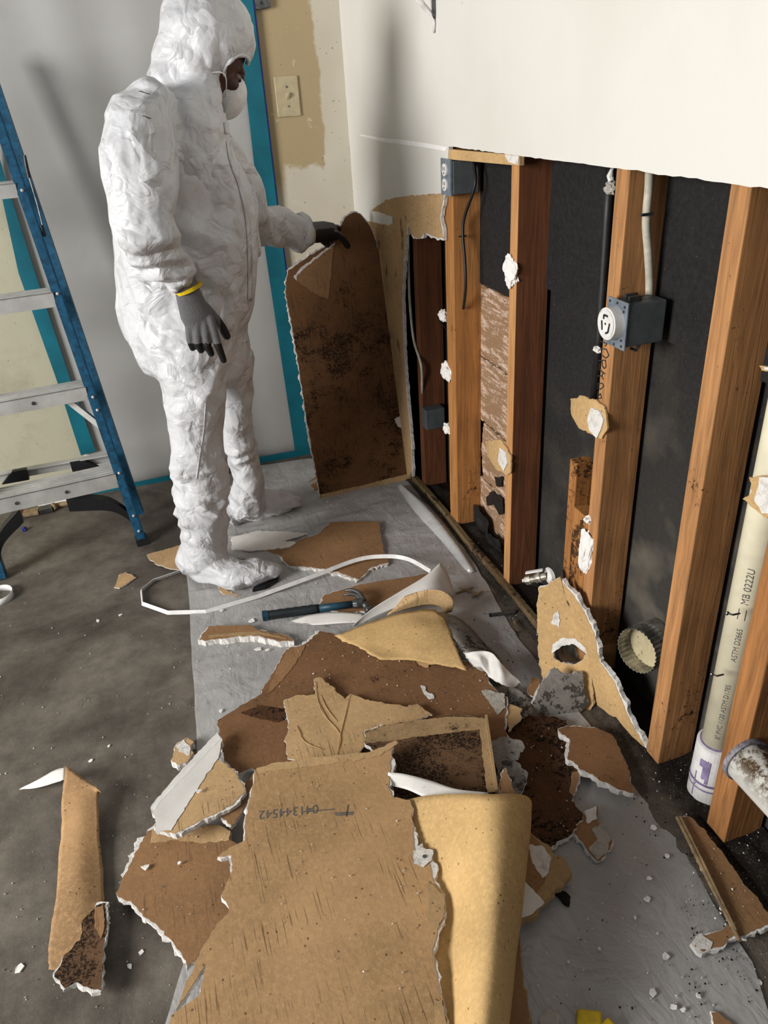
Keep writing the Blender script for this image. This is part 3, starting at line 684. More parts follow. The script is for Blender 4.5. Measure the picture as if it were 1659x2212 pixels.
bm = bmesh.new(); crimp(bm, bk, ax, 0.054, 0.080, 0.0018); o = bm_obj('collar', bm, M['galv'], t); s = o.modifiers.new('t', 'SOLIDIFY'); s.thickness = 0.0012
bm = bmesh.new(); disc(bm, bk + ax * 0.035, ax, 0.053, 0.001, 40); bm_obj('lint_lining', bm, kraft('lint_paper', (196, 182, 146), mold=0.5, streak=0), t)
pc = wx(1604, 1340, 0.93); px0, py0 = 0.93, pc.y
t = thing('drain_pipe', 'tall cream plastic drain pipe with printed lettering and purple primer stains', 'pipe', (px0, py0, 0))
bm = bmesh.new(); tube(bm, [(px0, py0, 0.15), (px0, py0, 1.33)], 0.030, 32); pp = bm_obj('pipe', bm, M['pvc'], t, smooth=True)
bm = bmesh.new(); tube(bm, [(px0, py0, 0.0), (px0, py0, 0.06), (px0, py0, 0.061), (px0, py0, 0.075), (px0, py0, 0.076), (px0, py0, 0.168), (px0, py0, 0.17)], [0.040, 0.040, 0.036, 0.036, 0.0395, 0.0385, 0.032], 32); cp = bm_obj('coupling', bm, M['white_pl'], t, smooth=False)
for z in (0.170, 0.072, 0.058):
    bm = bmesh.new(); tube(bm, [(px0, py0, z - 0.0015), (px0, py0, z + 0.002)], [0.0408 if z < 0.15 else 0.0335] * 2, 32); bm_obj('primer_ring', bm, M['primer'], cp)
bm = bmesh.new()
def on_cyl(a, z, r): return Vector((px0 + math.cos(a) * r, py0 + math.sin(a) * r, z))
for (a0_, z0_, w_, h_) in ((3.5, 0.09, 0.35, 0.05), (3.7, 0.08, 0.16, 0.06), (3.15, 0.03, 0.06, 0.07), (3.3, 0.12, 0.3, 0.02)):
    n = 6; 
    for i in range(n):
        a1 = a0_ + w_ * i / n; a2 = a0_ + w_ * (i + 1) / n; d1 = 0.01 * noise.noise(Vector((a1 * 20, 0, z0_))); d2 = 0.01 * noise.noise(Vector((a2 * 20, 0, z0_)))
        bm.faces.new([bm.verts.new(on_cyl(a, z, 0.0405)) for a, z in ((a1, z0_ + d1), (a2, z0_ + d2), (a2, z0_ + h_ - d2), (a1, z0_ + h_ + d1))])
bm_obj('primer_stain', bm, M['primer'], cp)
def wrap_text(txt, size, z_start, ang, r=0.0304):
    me = text_mesh(txt, size)
    for v in me.vertices:
        x, y = v.co.x, v.co.y; a = ang - (y / r); v.co = on_cyl(a, z_start + x, r)
    return me
for txt, size, z0_ in (('8" PVC 1120 ASTM D1785', 0.013, 0.20), ('ASTM D2665', 0.014, 0.400), ('MB 0222U', 0.018, 0.53), ('3.30 NPS SCH 40', 0.017, 0.80)):
    me = wrap_text(txt, size, z0_, 4.02 - 0.0); link('lettering', me, M['ink_grey'], pp)
bm = bmesh.new()
for za_, zb_, aa, ab in ((0.497, 0.520, 3.60, 3.60), (0.497, 0.520, 4.0, 4.0)):
    tube(bm, [on_cyl(aa, za_, 0.0305), on_cyl(ab, zb_, 0.0305)], 0.0006, 6)
bm_obj('lettering_frame', bm, M['ink_grey'], pp)
# two nails with burn marks on the near stud
for lab, (x, y) in (('upper bent nail on the front of the near stud', (1594, 1326)), ('lower bent nail on the front of the near stud', (1559, 1458))):
    p = wx(x, y, XW); bm = bmesh.new(); tube(bm, [p + Vector((0.004, 0, 0)), p + Vector((-0.010, 0.001, 0.0)), p + Vector((-0.012, 0.010, -0.002))], 0.0018, 8); disc(bm, p + Vector((-0.013, 0.009, -0.002)), (-0.3, 1, 0), 0.004, 0.002, 12)
    tag(bm_obj('nail', bm, M['steel'], origin=p), lab, 'nail')
# horizontal soiled pipe
pe = wx(1592, 1640, 0.93); t = thing('drain_pipe', 'thick white horizontal pipe caked with brown dirt at the right edge', 'pipe', wy(1606, 1636, 0.7745))
hc = wx(1606, 1636, 0.925); zc_ = hc.z
yc = 0.7745; ec = wx(1606, 1640, 0.925)
zz = H + (ray(1606, 1636)[2]) * (yc / ray(1606, 1636)[1]); xx = ray(1606, 1636)[0] * (yc / ray(1606, 1636)[1])
HP = Vector((xx, yc, zz)); 
bm = bmesh.new(); tube(bm, [HP, HP + Vector((0.0, -0.60, -0.012))], 0.041, 40); bm_obj('pipe', bm, M['pvc_d'], t, smooth=True)
bm = bmesh.new(); tube(bm, [HP + Vector((0, 0.0, 0)), HP + Vector((0, -0.010, 0))], 0.0455, 40); bm_obj('collar', bm, M['collar'], t)

# ------------------------------------------------------------------ back wall things
def yq(ol, off=0.0): return [wy(x, y, YB - off) for x, y in ol]
def wall_sheet(name, ol, mat, off, th=0.0008, parent=None, amp=0.0, seed=2):
    P = yq(ol, off); nrm = Vector((0, -1, 0))
    if amp: P, _, _, _ = jag_loop(P, [0] * len(P), 0.03, amp, random.Random(seed))
    bm = bmesh.new(); slab(bm, P, nrm, th); return bm_obj(name, bm, M[mat], parent, origin=None if parent else P[0])
t = thing('plastic_curtain', 'grey milky plastic sheet taped over the back wall behind the person', 'plastic sheet', yq([(300, 1010)])[0])
rows = []
for yy_ in (-60, 150, 330, 520, 700, 860, 1000):
    k = (yy_ + 60) / 1060
    lx = 25 + (yy_ - 430) * 0.334 - 6; rx = 548 + (yy_ - 10) * 0.124 - 6
    yb_ = yy_ + 40 * (1 - k)
    rows.append([wy(lx + (rx - lx) * u, yy_ + k * (72 - 92 * u), YB - 0.004 - (0.012 * (0.5 + 0.5 * math.sin(u * 21 + k * 2.0)) if 0.02 < u < 0.98 else 0.0)) for u in (0, 0.12, 0.25, 0.37, 0.5, 0.62, 0.75, 0.87, 1)])
sheet('film', rows, ['film_wall'], 0.0006, t, n=4, rough=0.0015)
wall_sheet('tape_strip', [(505, -40), (541, -40), (600, 455), (672, 985), (640, 992), (560, 455)], 'teal', 0.020, parent=t)
wall_sheet('tape_edge', [(541, -40), (545, -40), (603, 455), (675, 985), (672, 985), (600, 455)], 'blue_edge', 0.019, parent=t)
wall_sheet('tape_strip', [(-10, 362), (-10, 310), (25, 430), (97, 655), (152, 820), (207, 975), (175, 984), (122, 820), (40, 590)], 'teal', 0.020, parent=t)
wall_sheet('tape_strip', [(200, 1060), (200, 1080), (400, 1040), (555, 1008), (672, 988), (668, 968), (545, 990), (400, 1020)], 'teal', 0.021, parent=t)
pl = wy(619, 208, YB); c4 = yq([(590, 166), (640, 160), (651, 248), (600, 254)])
sx0 = min(c4[0].x, c4[3].x); sx1 = (c4[1].x + c4[2].x) / 2; sz0 = c4[3].z; sz1 = c4[0].z
t = thing('light_switch', 'ivory switch plate on the tan patched wall', 'light switch', pl)
bm = bmesh.new(); box(bm, (sx0, YB - 0.007, sz0), (sx1, YB, sz1)); bm_obj('cover_plate', bm, M['ivory'], t, bevel=0.003)
bm = bmesh.new(); mx = (sx0 + sx1) / 2; mz = (sz0 + sz1) / 2; hexa(bm, [(mx - 0.005, YB - 0.007, mz - 0.010), (mx + 0.005, YB - 0.007, mz - 0.010), (mx + 0.005, YB - 0.007, mz + 0.008), (mx - 0.005, YB - 0.007, mz + 0.008)], [(mx - 0.004, YB - 0.020, mz + 0.004), (mx + 0.004, YB - 0.020, mz + 0.004), (mx + 0.004, YB - 0.018, mz + 0.014), (mx - 0.004, YB - 0.018, mz + 0.014)]); bm_obj('toggle', bm, M['ivory'], t, bevel=0.001)
for dz in (0.03, -0.03):
    bm = bmesh.new(); disc(bm, (mx, YB - 0.007, mz + dz), (0, -1, 0), 0.0035, 0.0015, 14); bm_obj('screw', bm, M['brass'], t)
pk = wy(560, -8, YB - 0.01); t = thing('lock_case', 'dark metal lock with a cream dial at the top of the tan wall', 'lock', pk)
bm = bmesh.new(); P4 = [wy(x, y, YB) for x, y in ((538, -60), (580, -60), (583, 16), (560, 22), (541, 20))]; slab(bm, [p - Vector((0, 0.018, 0)) for p in P4], Vector((0, -1, 0)), 0.018); bm_obj('case', bm, M['steel'], t, bevel=0.002)
bm = bmesh.new(); disc(bm, wy(562, -16, YB) - Vector((0, 0.018, 0)), (0, -1, 0), 0.020, 0.012, 30); bm_obj('dial', bm, M['ivory'], t, bevel=0.002)
bm = bmesh.new(); disc(bm, wy(563, 8, YB) - Vector((0, 0.018, 0)), (0, -1, 0), 0.004, 0.002, 14); bm_obj('keyhole', bm, M['ink'], t)
# bracket on white wall
t = thing('shelf_bracket', 'slim white metal bracket hanging at the top of the white wall', 'bracket', wpt(938, 60))
bm = bmesh.new(); beam(bm, wpt(936, -30, 0.006), wpt(937, 35, 0.006), 0.008, 0.006); beam(bm, wpt(937, 35, 0.006), wpt(938, 70, 0.003), 0.005, 0.004); bm_obj('upright', bm, M['steel'], t)
bm = bmesh.new(); tube(bm, [wpt(895, -12, 0.06), wpt(915, 12, 0.03), wpt(933, 32, 0.008), wpt(938, 50, 0.005), wpt(937, 71, 0.004)], [0.008, 0.007, 0.006, 0.004, 0.003], 10); bm_obj('arm', bm, M['white_pl'], t, smooth=True)

# ------------------------------------------------------------------ floor film
ol = [(560, 1006), (680, 990), (790, 1000), (880, 1040), (985, 1165), (1020, 1210), (1078, 1310), (1120, 1380), (1190, 1470), (1270, 1560), (1385, 1720), (1480, 1830), (1540, 1950), (1625, 2080), (1675, 2230), (1700, 2400),
      (300, 2400), (420, 2000), (424, 1760), (425, 1600), (418, 1470), (414, 1400), (411, 1330), (408, 1290), (402, 1240), (380, 1060)]
P = resolve(ol, 0.002); P, _, _, _ = jag_loop(P, [0] * len(P), 0.05, 0.003, random.Random(2))
bm = bmesh.new(); f = bm.faces.new([bm.verts.new(p) for p in P]); bmesh.ops.triangulate(bm, faces=[f])
bmesh.ops.recalc_face_normals(bm, faces=bm.faces)
for _ in range(4):
    ed = [e for e in bm.edges if e.calc_length() > 0.035]
    if not ed: break
    bmesh.ops.subdivide_edges(bm, edges=ed, cuts=1); bmesh.ops.triangulate(bm, faces=[f for f in bm.faces if len(f.verts) > 3])
bmesh.ops.beautify_fill(bm, faces=bm.faces, edges=bm.edges)
for v in bm.verts:
    q = v.co; r1 = 1 - abs(noise.noise(Vector((q.x * 5 + q.y * 2.2, q.y * 1.6, 1)))) * 3.2; r2 = 1 - abs(noise.noise(Vector((q.x * 4, q.y * 9 - q.x * 5, 4)))) * 4
    far = min(1, max(0, (q.y - 0.9) / 0.5))
    v.co.z = 0.0015 + (max(0, r1) * 0.004 + max(0, r2) * 0.005) * (0.3 + 0.7 * far)
film = tag(bm_obj('plastic_sheet', bm, M['film_floor'], origin=(0.4, 1.6, 0), smooth=True), 'crinkled grey plastic sheet spread on the concrete under the debris', 'plastic sheet')
sheet('film_fold', [G3((872, 1048, 0.012), (930, 1095, 0.012), (990, 1170, 0.01), (1030, 1235, 0.006)), G3((866, 1046, 0.035), (918, 1095, 0.03), (975, 1165, 0.025), (1022, 1235, 0.012)), G3((856, 1050, 0.004), (895, 1105, 0.004), (950, 1165, 0.004), (1012, 1240, 0.004))], ['film_floor'], 0.0006, film, n=4)

# ------------------------------------------------------------------ ladder
def ladder():
    base = gz(312, 1172)
    t = thing('step_ladder', 'blue fibreglass step ladder with aluminium steps at the left edge', 'ladder', base)
    # right front rail leans away from the viewer and inwards
    f0 = wy(318, 1172, 2.50); f1 = wy(-40, 120, 2.72)
    def rail_pt(px_, py_):   # point on rail centre line at given image height
        k = (1172 - py_) / (1172 - 120.0); return f0.lerp(f1, k)
    def kk_(py_):
        lo, hi = -0.1, 1.2
        for _ in range(40):
            m = (lo + hi) / 2; p = f0.lerp(f1, m); q = RW.T @ np.array([p.x, p.y, p.z - H])
            if CY + FPX * q[1] / q[2] > py_: lo = m
            else: hi = m
        return lo
    d = (f1 - f0).normalized(); side = Vector((1, 0.10, 0)).normalized(); dep = Vector((-0.10, 1, 0)); dep = (dep - d * dep.dot(d)).normalized()
    def rail(off, w1=0.012, dp=0.055):
        bm = bmesh.new()
        a, b = f0 + off, f1 + off
        # C channel: web facing sideways, two flanges, front flange towards the viewer
        wd = 0.030
        hexa(bm, [a - side * wd, a, a + dep * 0.006, a - side * wd + dep * 0.006], [b - side * wd, b, b + dep * 0.006, b - side * wd + dep * 0.006])
        hexa(bm, [a - side * 0.005, a, a + dep * dp, a - side * 0.005 + dep * dp], [b - side * 0.005, b, b + dep * dp, b - side * 0.005 + dep * dp])
        hexa(bm, [a - side * wd + dep * (dp - 0.006), a + dep * (dp - 0.006), a + dep * dp, a - side * wd + dep * dp], [b - side * wd + dep * (dp - 0.006), b + dep * (dp - 0.006), b + dep * dp, b - side * wd + dep * dp])
        return bm_obj('front_rail', bm, M['blue_rail'], t)
    r = rail(Vector((0, 0, 0)))
    bm = bmesh.new()
    off2 = -side * 0.50
    a, b = f0 + off2, f1 + off2 + side * 0.10
    hexa(bm, [a, a + side * 0.03, a + side * 0.03 + dep * 0.055, a + dep * 0.055], [b, b + side * 0.03, b + side * 0.03 + dep * 0.055, b + dep * 0.055]); bm_obj('front_rail', bm, M['blue_rail'], t)
    # rivets
    for py_ in (1145, 1112, 1020, 884, 856, 633, 410):
        k = kk_(py_); p = f0.lerp(f1, k) - side * 0.014 - dep * 0.0
        bm = bmesh.new(); bmesh.ops.create_uvsphere(bm, u_segments=12, v_segments=8, radius=0.0055)
        bmesh.ops.translate(bm, vec=p, verts=bm.verts); bm_obj('rivet', bm, M['alu'], r, smooth=True)
    bm = bmesh.new(); a = f0 - d * 0.012; beam(bm, a + dep * 0.028 - side * 0.015, a + dep * 0.028 - side * 0.015 + d * 0.03, 0.040, 0.066, up=dep); bm_obj('rubber_foot', bm, M['black'], t)
    # steps: tread depth along dep_h, hung between rails
    dh = Vector((-0.10, 1, 0)).normalized()
    for (yl, yr, hgt, dpt) in ((1090, 1034, 0.052, 0.095), (868, 846, 0.045, 0.085), (640, 644, 0.045, 0.08), (412, 409, 0.04, 0.08)):
        k = kk_(yr); pr = f0.lerp(f1, k) - side * 0.028 - dep * 0.001
        pl_ = pr - side * 0.46
        bm = bmesh.new()
        # riser (front face) and grooved tread
        top = hgt / 2
        hexa(bm, [pl_ + Vector((0, 0, -top)), pr + Vector((0, 0, -top)), pr + Vector((0, 0, -top)) + dh * 0.003, pl_ + Vector((0, 0, -top)) + dh * 0.003], [pl_ + Vector((0, 0, top)), pr + Vector((0, 0, top)), pr + Vector((0, 0, top)) + dh * 0.003, pl_ + Vector((0, 0, top)) + dh * 0.003])
        hexa(bm, [pl_ + Vector((0, 0, top - 0.003)), pr + Vector((0, 0, top - 0.003)), pr + dh * dpt + Vector((0, 0, top - 0.003)), pl_ + dh * dpt + Vector((0, 0, top - 0.003))], [pl_ + Vector((0, 0, top)), pr + Vector((0, 0, top)), pr + dh * dpt + Vector((0, 0, top)), pl_ + dh * dpt + Vector((0, 0, top))])
        for g in range(5):
            q = dh * (0.008 + (dpt - 0.016) * g / 4)
            beam(bm, pl_ + q + Vector((0, 0, top + 0.001)), pr + q + Vector((0, 0, top + 0.001)), 0.005, 0.003)
        s = bm_obj('step', bm, M['alu'], t)
        for u in (0.22, 0.78):
            if yl > 800:
                bm = bmesh.new(); disc(bm, pl_.lerp(pr, 1 - (0.40 if u > 0.5 else 0.78) * 0.9) - Vector((0, 0, 0.0)), -dh, 0.006, 0.003, 14); bm_obj('rivet', bm, M['steel'], s)
        if yl > 1000: bottom = (pl_, pr, top)
        if 800 < yl < 1000:
            bm = bmesh.new(); a = pl_.lerp(pr, 0.86) + Vector((0, 0, -top)) + dh * 0.04; b = f0.lerp(f1, (1172 - 884) / 1052.0) - side * 0.01 + dh * 0.02; beam(bm, a, b, 0.012, 0.02); bm_obj('brace', bm, M['alu'], t)
    pl_, pr, top = bottom
    # black curved corner braces under the bottom step
    for sgn, pe_, st in ((1, f0 + d * 0.10 - side * 0.012, pl_.lerp(pr, 0.62)), (-1, f0 + off2 + d * 0.02 + side * 0.02, pl_.lerp(pr, 0.30))):
        a = st + Vector((0, 0, -top)); e = pe_
        mid = (a + e) / 2 + Vector((0.03 * sgn, 0, 0.022)); bm = bmesh.new(); Q = cr([a, mid, e], 8); n = len(Q)
        for i in range(n - 1):
            w0 = 0.050 - 0.018 * i / n; w1 = 0.050 - 0.018 * (i + 1) / n; z0_ = Vector((0, 0, w0)); z1_ = Vector((0, 0, w1))
            hexa(bm, [Q[i] - z0_ + dh * 0.005, Q[i] + dh * 0.005, Q[i] + dh * 0.045, Q[i] - z0_ + dh * 0.045], [Q[i + 1] - z1_ + dh * 0.005, Q[i + 1] + dh * 0.005, Q[i + 1] + dh * 0.045, Q[i + 1] - z1_ + dh * 0.045])
        bm_obj('corner_brace', bm, M['black'], t)
    # rear brace bar above the bottom step with black brackets
    qa = wy(-60, 1040, 2.68); qb = wy(252, 985, 2.66)
    bm = bmesh.new(); beam(bm, qa, qb, 0.004, 0.034); beam(bm, qa + Vector((0, -0.012, 0.017)), qb + Vector((0, -0.012, 0.017)), 0.026, 0.004); bm_obj('rear_bar', bm, M['alu'], t)
    for x_ in (45, 168):
        c = wy(x_, 1028 - (x_ - 45) * 0.17, 2.64); bm = bmesh.new()
        sg = -1 if x_ < 100 else 1
        hexa(bm, [c + Vector((-0.022, 0, 0.020)), c + Vector((0.022, 0, 0.020)), c + Vector((0.022 + 0.045 * (sg > 0), 0, -0.02)), c + Vector((-0.022 - 0.045 * (sg < 0), 0, -0.02))], [p + Vector((0, 0.02, 0)) for p in (c + Vector((-0.022, 0, 0.020)), c + Vector((0.022, 0, 0.020)), c + Vector((0.022 + 0.045 * (sg > 0), 0, -0.02)), c + Vector((-0.022 - 0.045 * (sg < 0), 0, -0.02)))])
        bm_obj('bracket', bm, M['black'], t)
    # rear rail
    ra = wy(304, 1108, 2.70); rb = wy(-30, 120, 2.90); bm = bmesh.new(); beam(bm, ra, rb, 0.022, 0.04, up=(0, 1, 0)); bm_obj('rear_rail', bm, M['blue_rail'], t)
    return t
ladder()
# thin dark rod leaning on the ladder
t = thing('scraper_rod', 'thin rod with black handle leaning on the blue ladder rail', 'rod', wy(97, 510, 2.72))
bm = bmesh.new(); tube(bm, [wy(62, 380, 2.66), wy(80, 440, 2.66), wy(98, 512, 2.66)], 0.0022, 8); bm_obj('shaft', bm, M['steel'], t)
bm = bmesh.new(); tube(bm, [wy(53, 335, 2.66), wy(57, 358, 2.66), wy(63, 384, 2.66)], [0.004, 0.0055, 0.005], 10); bm_obj('handle', bm, M['black'], t)
bm = bmesh.new(); tube(bm, [wy(89, 486, 2.66), wy(96, 510, 2.66)], [0.006, 0.006], 10); bm_obj('hook', bm, M['black'], t)
# paintbrush and litter at the foot of the back wall
t = thing('paint_brush', 'old paint brush lying at the foot of the back wall behind the ladder', 'brush', gz(110, 1100, 0.01))
bm = bmesh.new(); tube(bm, cr([gz(113, 1096, 0.014), gz(130, 1090, 0.014), gz(160, 1086, 0.014), gz(185, 1083, 0.014)], 5), [0.016] * 3 + [0.010] * 6 + [0.008] * 4 + [0.012] * 3, 12); bm_obj('handle', bm, M['brushwood'], t, smooth=True)
bm = bmesh.new(); beam(bm, gz(85, 1103, 0.013), gz(113, 1096, 0.013), 0.040, 0.018); bm_obj('ferrule', bm, M['steel'], t, bevel=0.002)
bm = bmesh.new(); beam(bm, gz(50, 1109, 0.013), gz(85, 1103, 0.013), 0.044, 0.016); bm_obj('bristles', bm, M['brushwood'], t, bevel=0.003)
bm = bmesh.new(); tube(bm, cr([gz(26, 1118, 0.012), gz(36, 1112, 0.014), gz(50, 1107, 0.012)], 4), [0.012, 0.014, 0.015, 0.016, 0.016, 0.016, 0.016, 0.014, 0.012], 10)
tag(bm_obj('red_handle', bm, M['red'], origin=gz(36, 1112), smooth=True), 'orange-red tool handle beside the old paint brush', 'handle')
sheet('plastic_bag', [G3((90, 1092, 0.01), (110, 1080, 0.02), (150, 1068, 0.03), (182, 1066, 0.02)), G3((85, 1097, 0.004), (115, 1090, 0.012), (150, 1080, 0.02), (184, 1076, 0.004))], ['white_paper'], 0.001, None, rough=0.012, origin=gz(140, 1080))
tag(bpy.data.objects['plastic_bag'], 'crumpled white plastic scrap behind the old paint brush', 'plastic scrap')
bm = bmesh.new(); bmesh.ops.create_icosphere(bm, subdivisions=3, radius=0.010)
for v in bm.verts: v.co *= 1 + 0.4 * noise.noise(v.co * 150)
c = gz(53, 1143, 0.006); bmesh.ops.translate(bm, vec=c, verts=bm.verts); tag(bm_obj('blue_scrap', bm, M['blue_edge'], origin=c), 'tiny dark blue scrap on the concrete under the ladder', 'scrap')
bm = bmesh.new(); r_in = []; cc = gz(2, 1293, 0.0)
for i in range(33):
    a = 2 * math.pi * i / 32; r_in.append(cc + Vector((math.cos(a) * 0.040, math.sin(a) * 0.045, 0)))
V0 = [bm.verts.new(p + Vector((0, 0, 0.001))) for p in r_in[:-1]]; V1 = [bm.verts.new(p + Vector((0, 0.004, 0.022))) for p in r_in[:-1]]
for i in range(32): bm.faces.new((V0[i], V0[(i + 1) % 32], V1[(i + 1) % 32], V1[i]))
o = tag(bm_obj('plastic_ring', bm, M['white_pl'], origin=cc, smooth=True), 'loop of white plastic band on the floor at the left frame edge', 'band'); s = o.modifiers.new('t', 'SOLIDIFY'); s.thickness = 0.001

# ================================================================== DEBRIS
# leaning board held by the person
bl = gz(690, 1078, 0.0); br = Vector((0.850, 2.585, 0.0)); tp = wy(700, 505, 2.775)
PLb = plane3(bl, br, tp)
piece('leaning_board', 'tall mouldy brown board standing upright, held by the person', 'drywall',
      [(693, 1082), (790, 1062), (889, 1032), (886, 960), (880, 930, 5), (868, 880, 4), (875, 850, 7), (862, 780, 5), (858, 720, 7), (850, 640, 4), (838, 612), (825, 570, 3), (812, 520, 3), (800, 490, 4), (778, 462, 6), (766, 458, 6),
       (745, 470, 7), (734, 492, 5), (720, 522, 5), (690, 540, 7), (655, 562, 9), (622, 585, 5), (616, 630, 4), (630, 700, 5), (645, 790, 5), (657, 870, 6), (668, 940, 5), (683, 1020, 4)],
      plane=PLb, th=0.012, face='brown_lean', seed=12, amp=0.003,
      patches=(('torn_flap', 'brown', [(722, 527), (718, 560), (710, 645), (690, 640), (660, 620), (637, 605), (640, 592), (660, 575), (690, 545)]),
               ('gypsum_rim', 'gyp', [(640, 606), (634, 598), (648, 580), (690, 548), (722, 523), (724, 528), (692, 552), (660, 578), (642, 594)]),
               ('gypsum_scab', 'gyp', [(852, 905), (866, 898), (874, 910), (872, 928), (858, 920)]),
               ('bottom_hem', 'kraft', [(693, 1080), (790, 1060), (888, 1033), (887, 1022), (790, 1046), (692, 1068)])))
piece('brown_scrap', 'small brown scrap poking out left of the leaning board foot', 'drywall', [(668, 1040), (690, 1022), (700, 1060), (692, 1078), (682, 1066)], z=0.006, th=0.004, face='brown', seed=2)

# bits around the feet
piece('brown_scrap', 'tan rounded scrap sticking out behind the near foot', 'drywall', [(317, 1198), (335, 1192), (395, 1176), (420, 1230), (368, 1229), (338, 1218), (322, 1208)], z=0.006, th=0.003, face='kraft', seed=3)
piece('brown_scrap', 'small tan chip alone on the bare concrete beside the white band', 'drywall', [(247, 1268), (258, 1240, 4), (270, 1236, 4), (294, 1246), (272, 1262), (258, 1270)], z=0.006, th=0.004, face='kraft', seed=4)
piece('white_scrap', 'white painted scrap lying between the two feet', 'drywall', [(500, 1160), (560, 1146), (620, 1148), (665, 1152), (640, 1160), (610, 1168), (650, 1172), (610, 1184), (540, 1190), (500, 1186)], z=0.010, th=0.004, face='white_paper', seed=5, face_name='painted_face')
piece('brown_scrap', 'narrow brown scrap under the white painted scrap by the feet', 'drywall', [(575, 1190), (640, 1170), (665, 1160), (650, 1195), (610, 1200)], z=0.007, th=0.003, face='brown', seed=6)
piece('gypsum_scrap', 'thin tan scrap under the toe of the near foot', 'drywall', [(470, 1262), (500, 1280), (520, 1284), (505, 1292), (480, 1282)], z=0.006, th=0.003, face='kraft', seed=7)
piece('board_fragment', 'brown board with white broken edges just right of the feet', 'drywall',
      [(604, 1200), (640, 1172), (690, 1152), (715, 1128, 3), (760, 1126, 3), (818, 1126), (820, 1150), (830, 1195), (838, 1214, 9), (800, 1226, 8), (775, 1252, 10), (745, 1240, 14), (700, 1228, 10), (680, 1226, 7), (625, 1222, 7)],
      z=0.016, face='brown', seed=8)
# hammer
def hammer():
    a = gz(572, 1330, 0.022); b = gz(690, 1314, 0.024); c = gz(762, 1305, 0.026)
    t = thing('claw_hammer', 'claw hammer with black and teal grip lying on the plastic sheet', 'hammer', gz(690, 1320, 0))
    d = (b - a).normalized()
    bm = bmesh.new(); P = [a.lerp(b, k / 14) for k in range(15)]; tube(bm, P, [(0.013, 0.017)] + [(0.0145 if k % 2 else 0.0130, 0.0185 if k % 2 else 0.0172) for k in range(13)] + [(0.0125, 0.016)], 18); g = bm_obj('grip', bm, M['handle_b'], t, smooth=True)
    bm = bmesh.new(); tube(bm, [a - d * 0.006, a + d * 0.012], [(0.016, 0.021), (0.0145, 0.019)], 18); bm_obj('grip_end', bm, M['handle_t'], t)
    bm = bmesh.new(); tube(bm, [b, b.lerp(c, 0.5), c], [(0.0125, 0.016), (0.011, 0.0135), (0.011, 0.013)], 16); bm_obj('sleeve', bm, M['handle_t'], t, smooth=True)
    bm = bmesh.new(); e = gz(785, 1302, 0.028)
    tube(bm, [c, c.lerp(e, 0.4), e], [(0.013, 0.013), (0.016, 0.017), (0.015, 0.014)], 8)
    # striking face towards the viewer/down, claw away and up
    tube(bm, [e + Vector((0, 0, -0.002)), e + Vector((0.006, -0.018, -0.006)), e + Vector((0.008, -0.028, -0.008)), e + Vector((0.009, -0.036, -0.010))], [0.012, 0.0105, 0.0145, 0.0145], 18); h = bm_obj('head', bm, M['steel'], t, bevel=0.001)
    for s in (-1, 1):
        bm = bmesh.new(); Q = cr([e + Vector((0, 0, 0.004)), e + Vector((-0.006, 0.03, 0.012)), e + Vector((-0.022, 0.055, 0.010)), e + Vector((-0.042, 0.072, 0.0))], 5); n = len(Q)
        Q = [q + Vector((0.0, 0, s * (0.002 + 0.007 * i / n))) + Vector((s * 0.003, 0, 0)) for i, q in enumerate(Q)]
        tube(bm, Q, [(0.009 - 0.006 * i / n, 0.006 - 0.003 * i / n) for i in range(n)], 10); bm_obj('claw', bm, M['steel'], h, smooth=True)
hammer()
# long white bead strip
def ribbon(name, label, cat, pts, wdt, mat, th=0.0015, group=None, tilt=0.0, nlin=0):
    P = [Vector(p) for p in pts[:nlin]] + cr(pts[nlin:], 6); bm = bmesh.new(); prev = None
    rows = []
    for i, p in enumerate(P):
        d = (P[min(i + 1, len(P) - 1)] - P[max(i - 1, 0)]); side = Vector((-d.y, d.x, 0)).normalized()
        up = Vector((0, 0, 1)) * math.cos(tilt) + side * math.sin(tilt)
        rows.append((bm.verts.new(p), bm.verts.new(p + up * wdt)))
    for a, b in zip(rows, rows[1:]): bm.faces.new((a[0], b[0], b[1], a[1]))
    me = bpy.data.meshes.new(name); bm.to_mesh(me); bm.free(); o = link(name, me, M[mat], None, P[0]); s = o.modifiers.new('t', 'SOLIDIFY'); s.thickness = th
    return tag(o, label, cat, group)
ribbon('corner_bead', 'long bent white bead strip curving from the near foot to the curled paper', 'strip',
       [gz(x, y, z) for x, y, z in ((400, 1232, 0.003), (330, 1256, 0.003), (303, 1278, 0.003), (306, 1308, 0.003), (362, 1328, 0.003), (445, 1326, 0.004), (560, 1292, 0.006), (680, 1248, 0.020), (770, 1214, 0.03), (830, 1206, 0.035), (880, 1212, 0.04), (928, 1238, 0.05))], 0.013, 'white_pl', 0.0016, tilt=0.45, nlin=6)
piece('broken_strip', 'narrow broken board strip with layered edges on the plastic sheet', 'drywall',
      [(430, 1382, 6), (440, 1366, 8), (452, 1352), (540, 1350), (560, 1362, 3), (618, 1372, 4), (636, 1384, 6), (600, 1384, 5), (560, 1372, 5), (520, 1374, 5), (450, 1382, 5)], z=0.022, th=0.02, face='brown', seed=9,
      patches=(('torn_layer', 'speck', [(452, 1372), (520, 1366), (560, 1364), (620, 1380), (560, 1371), (450, 1379)]),))
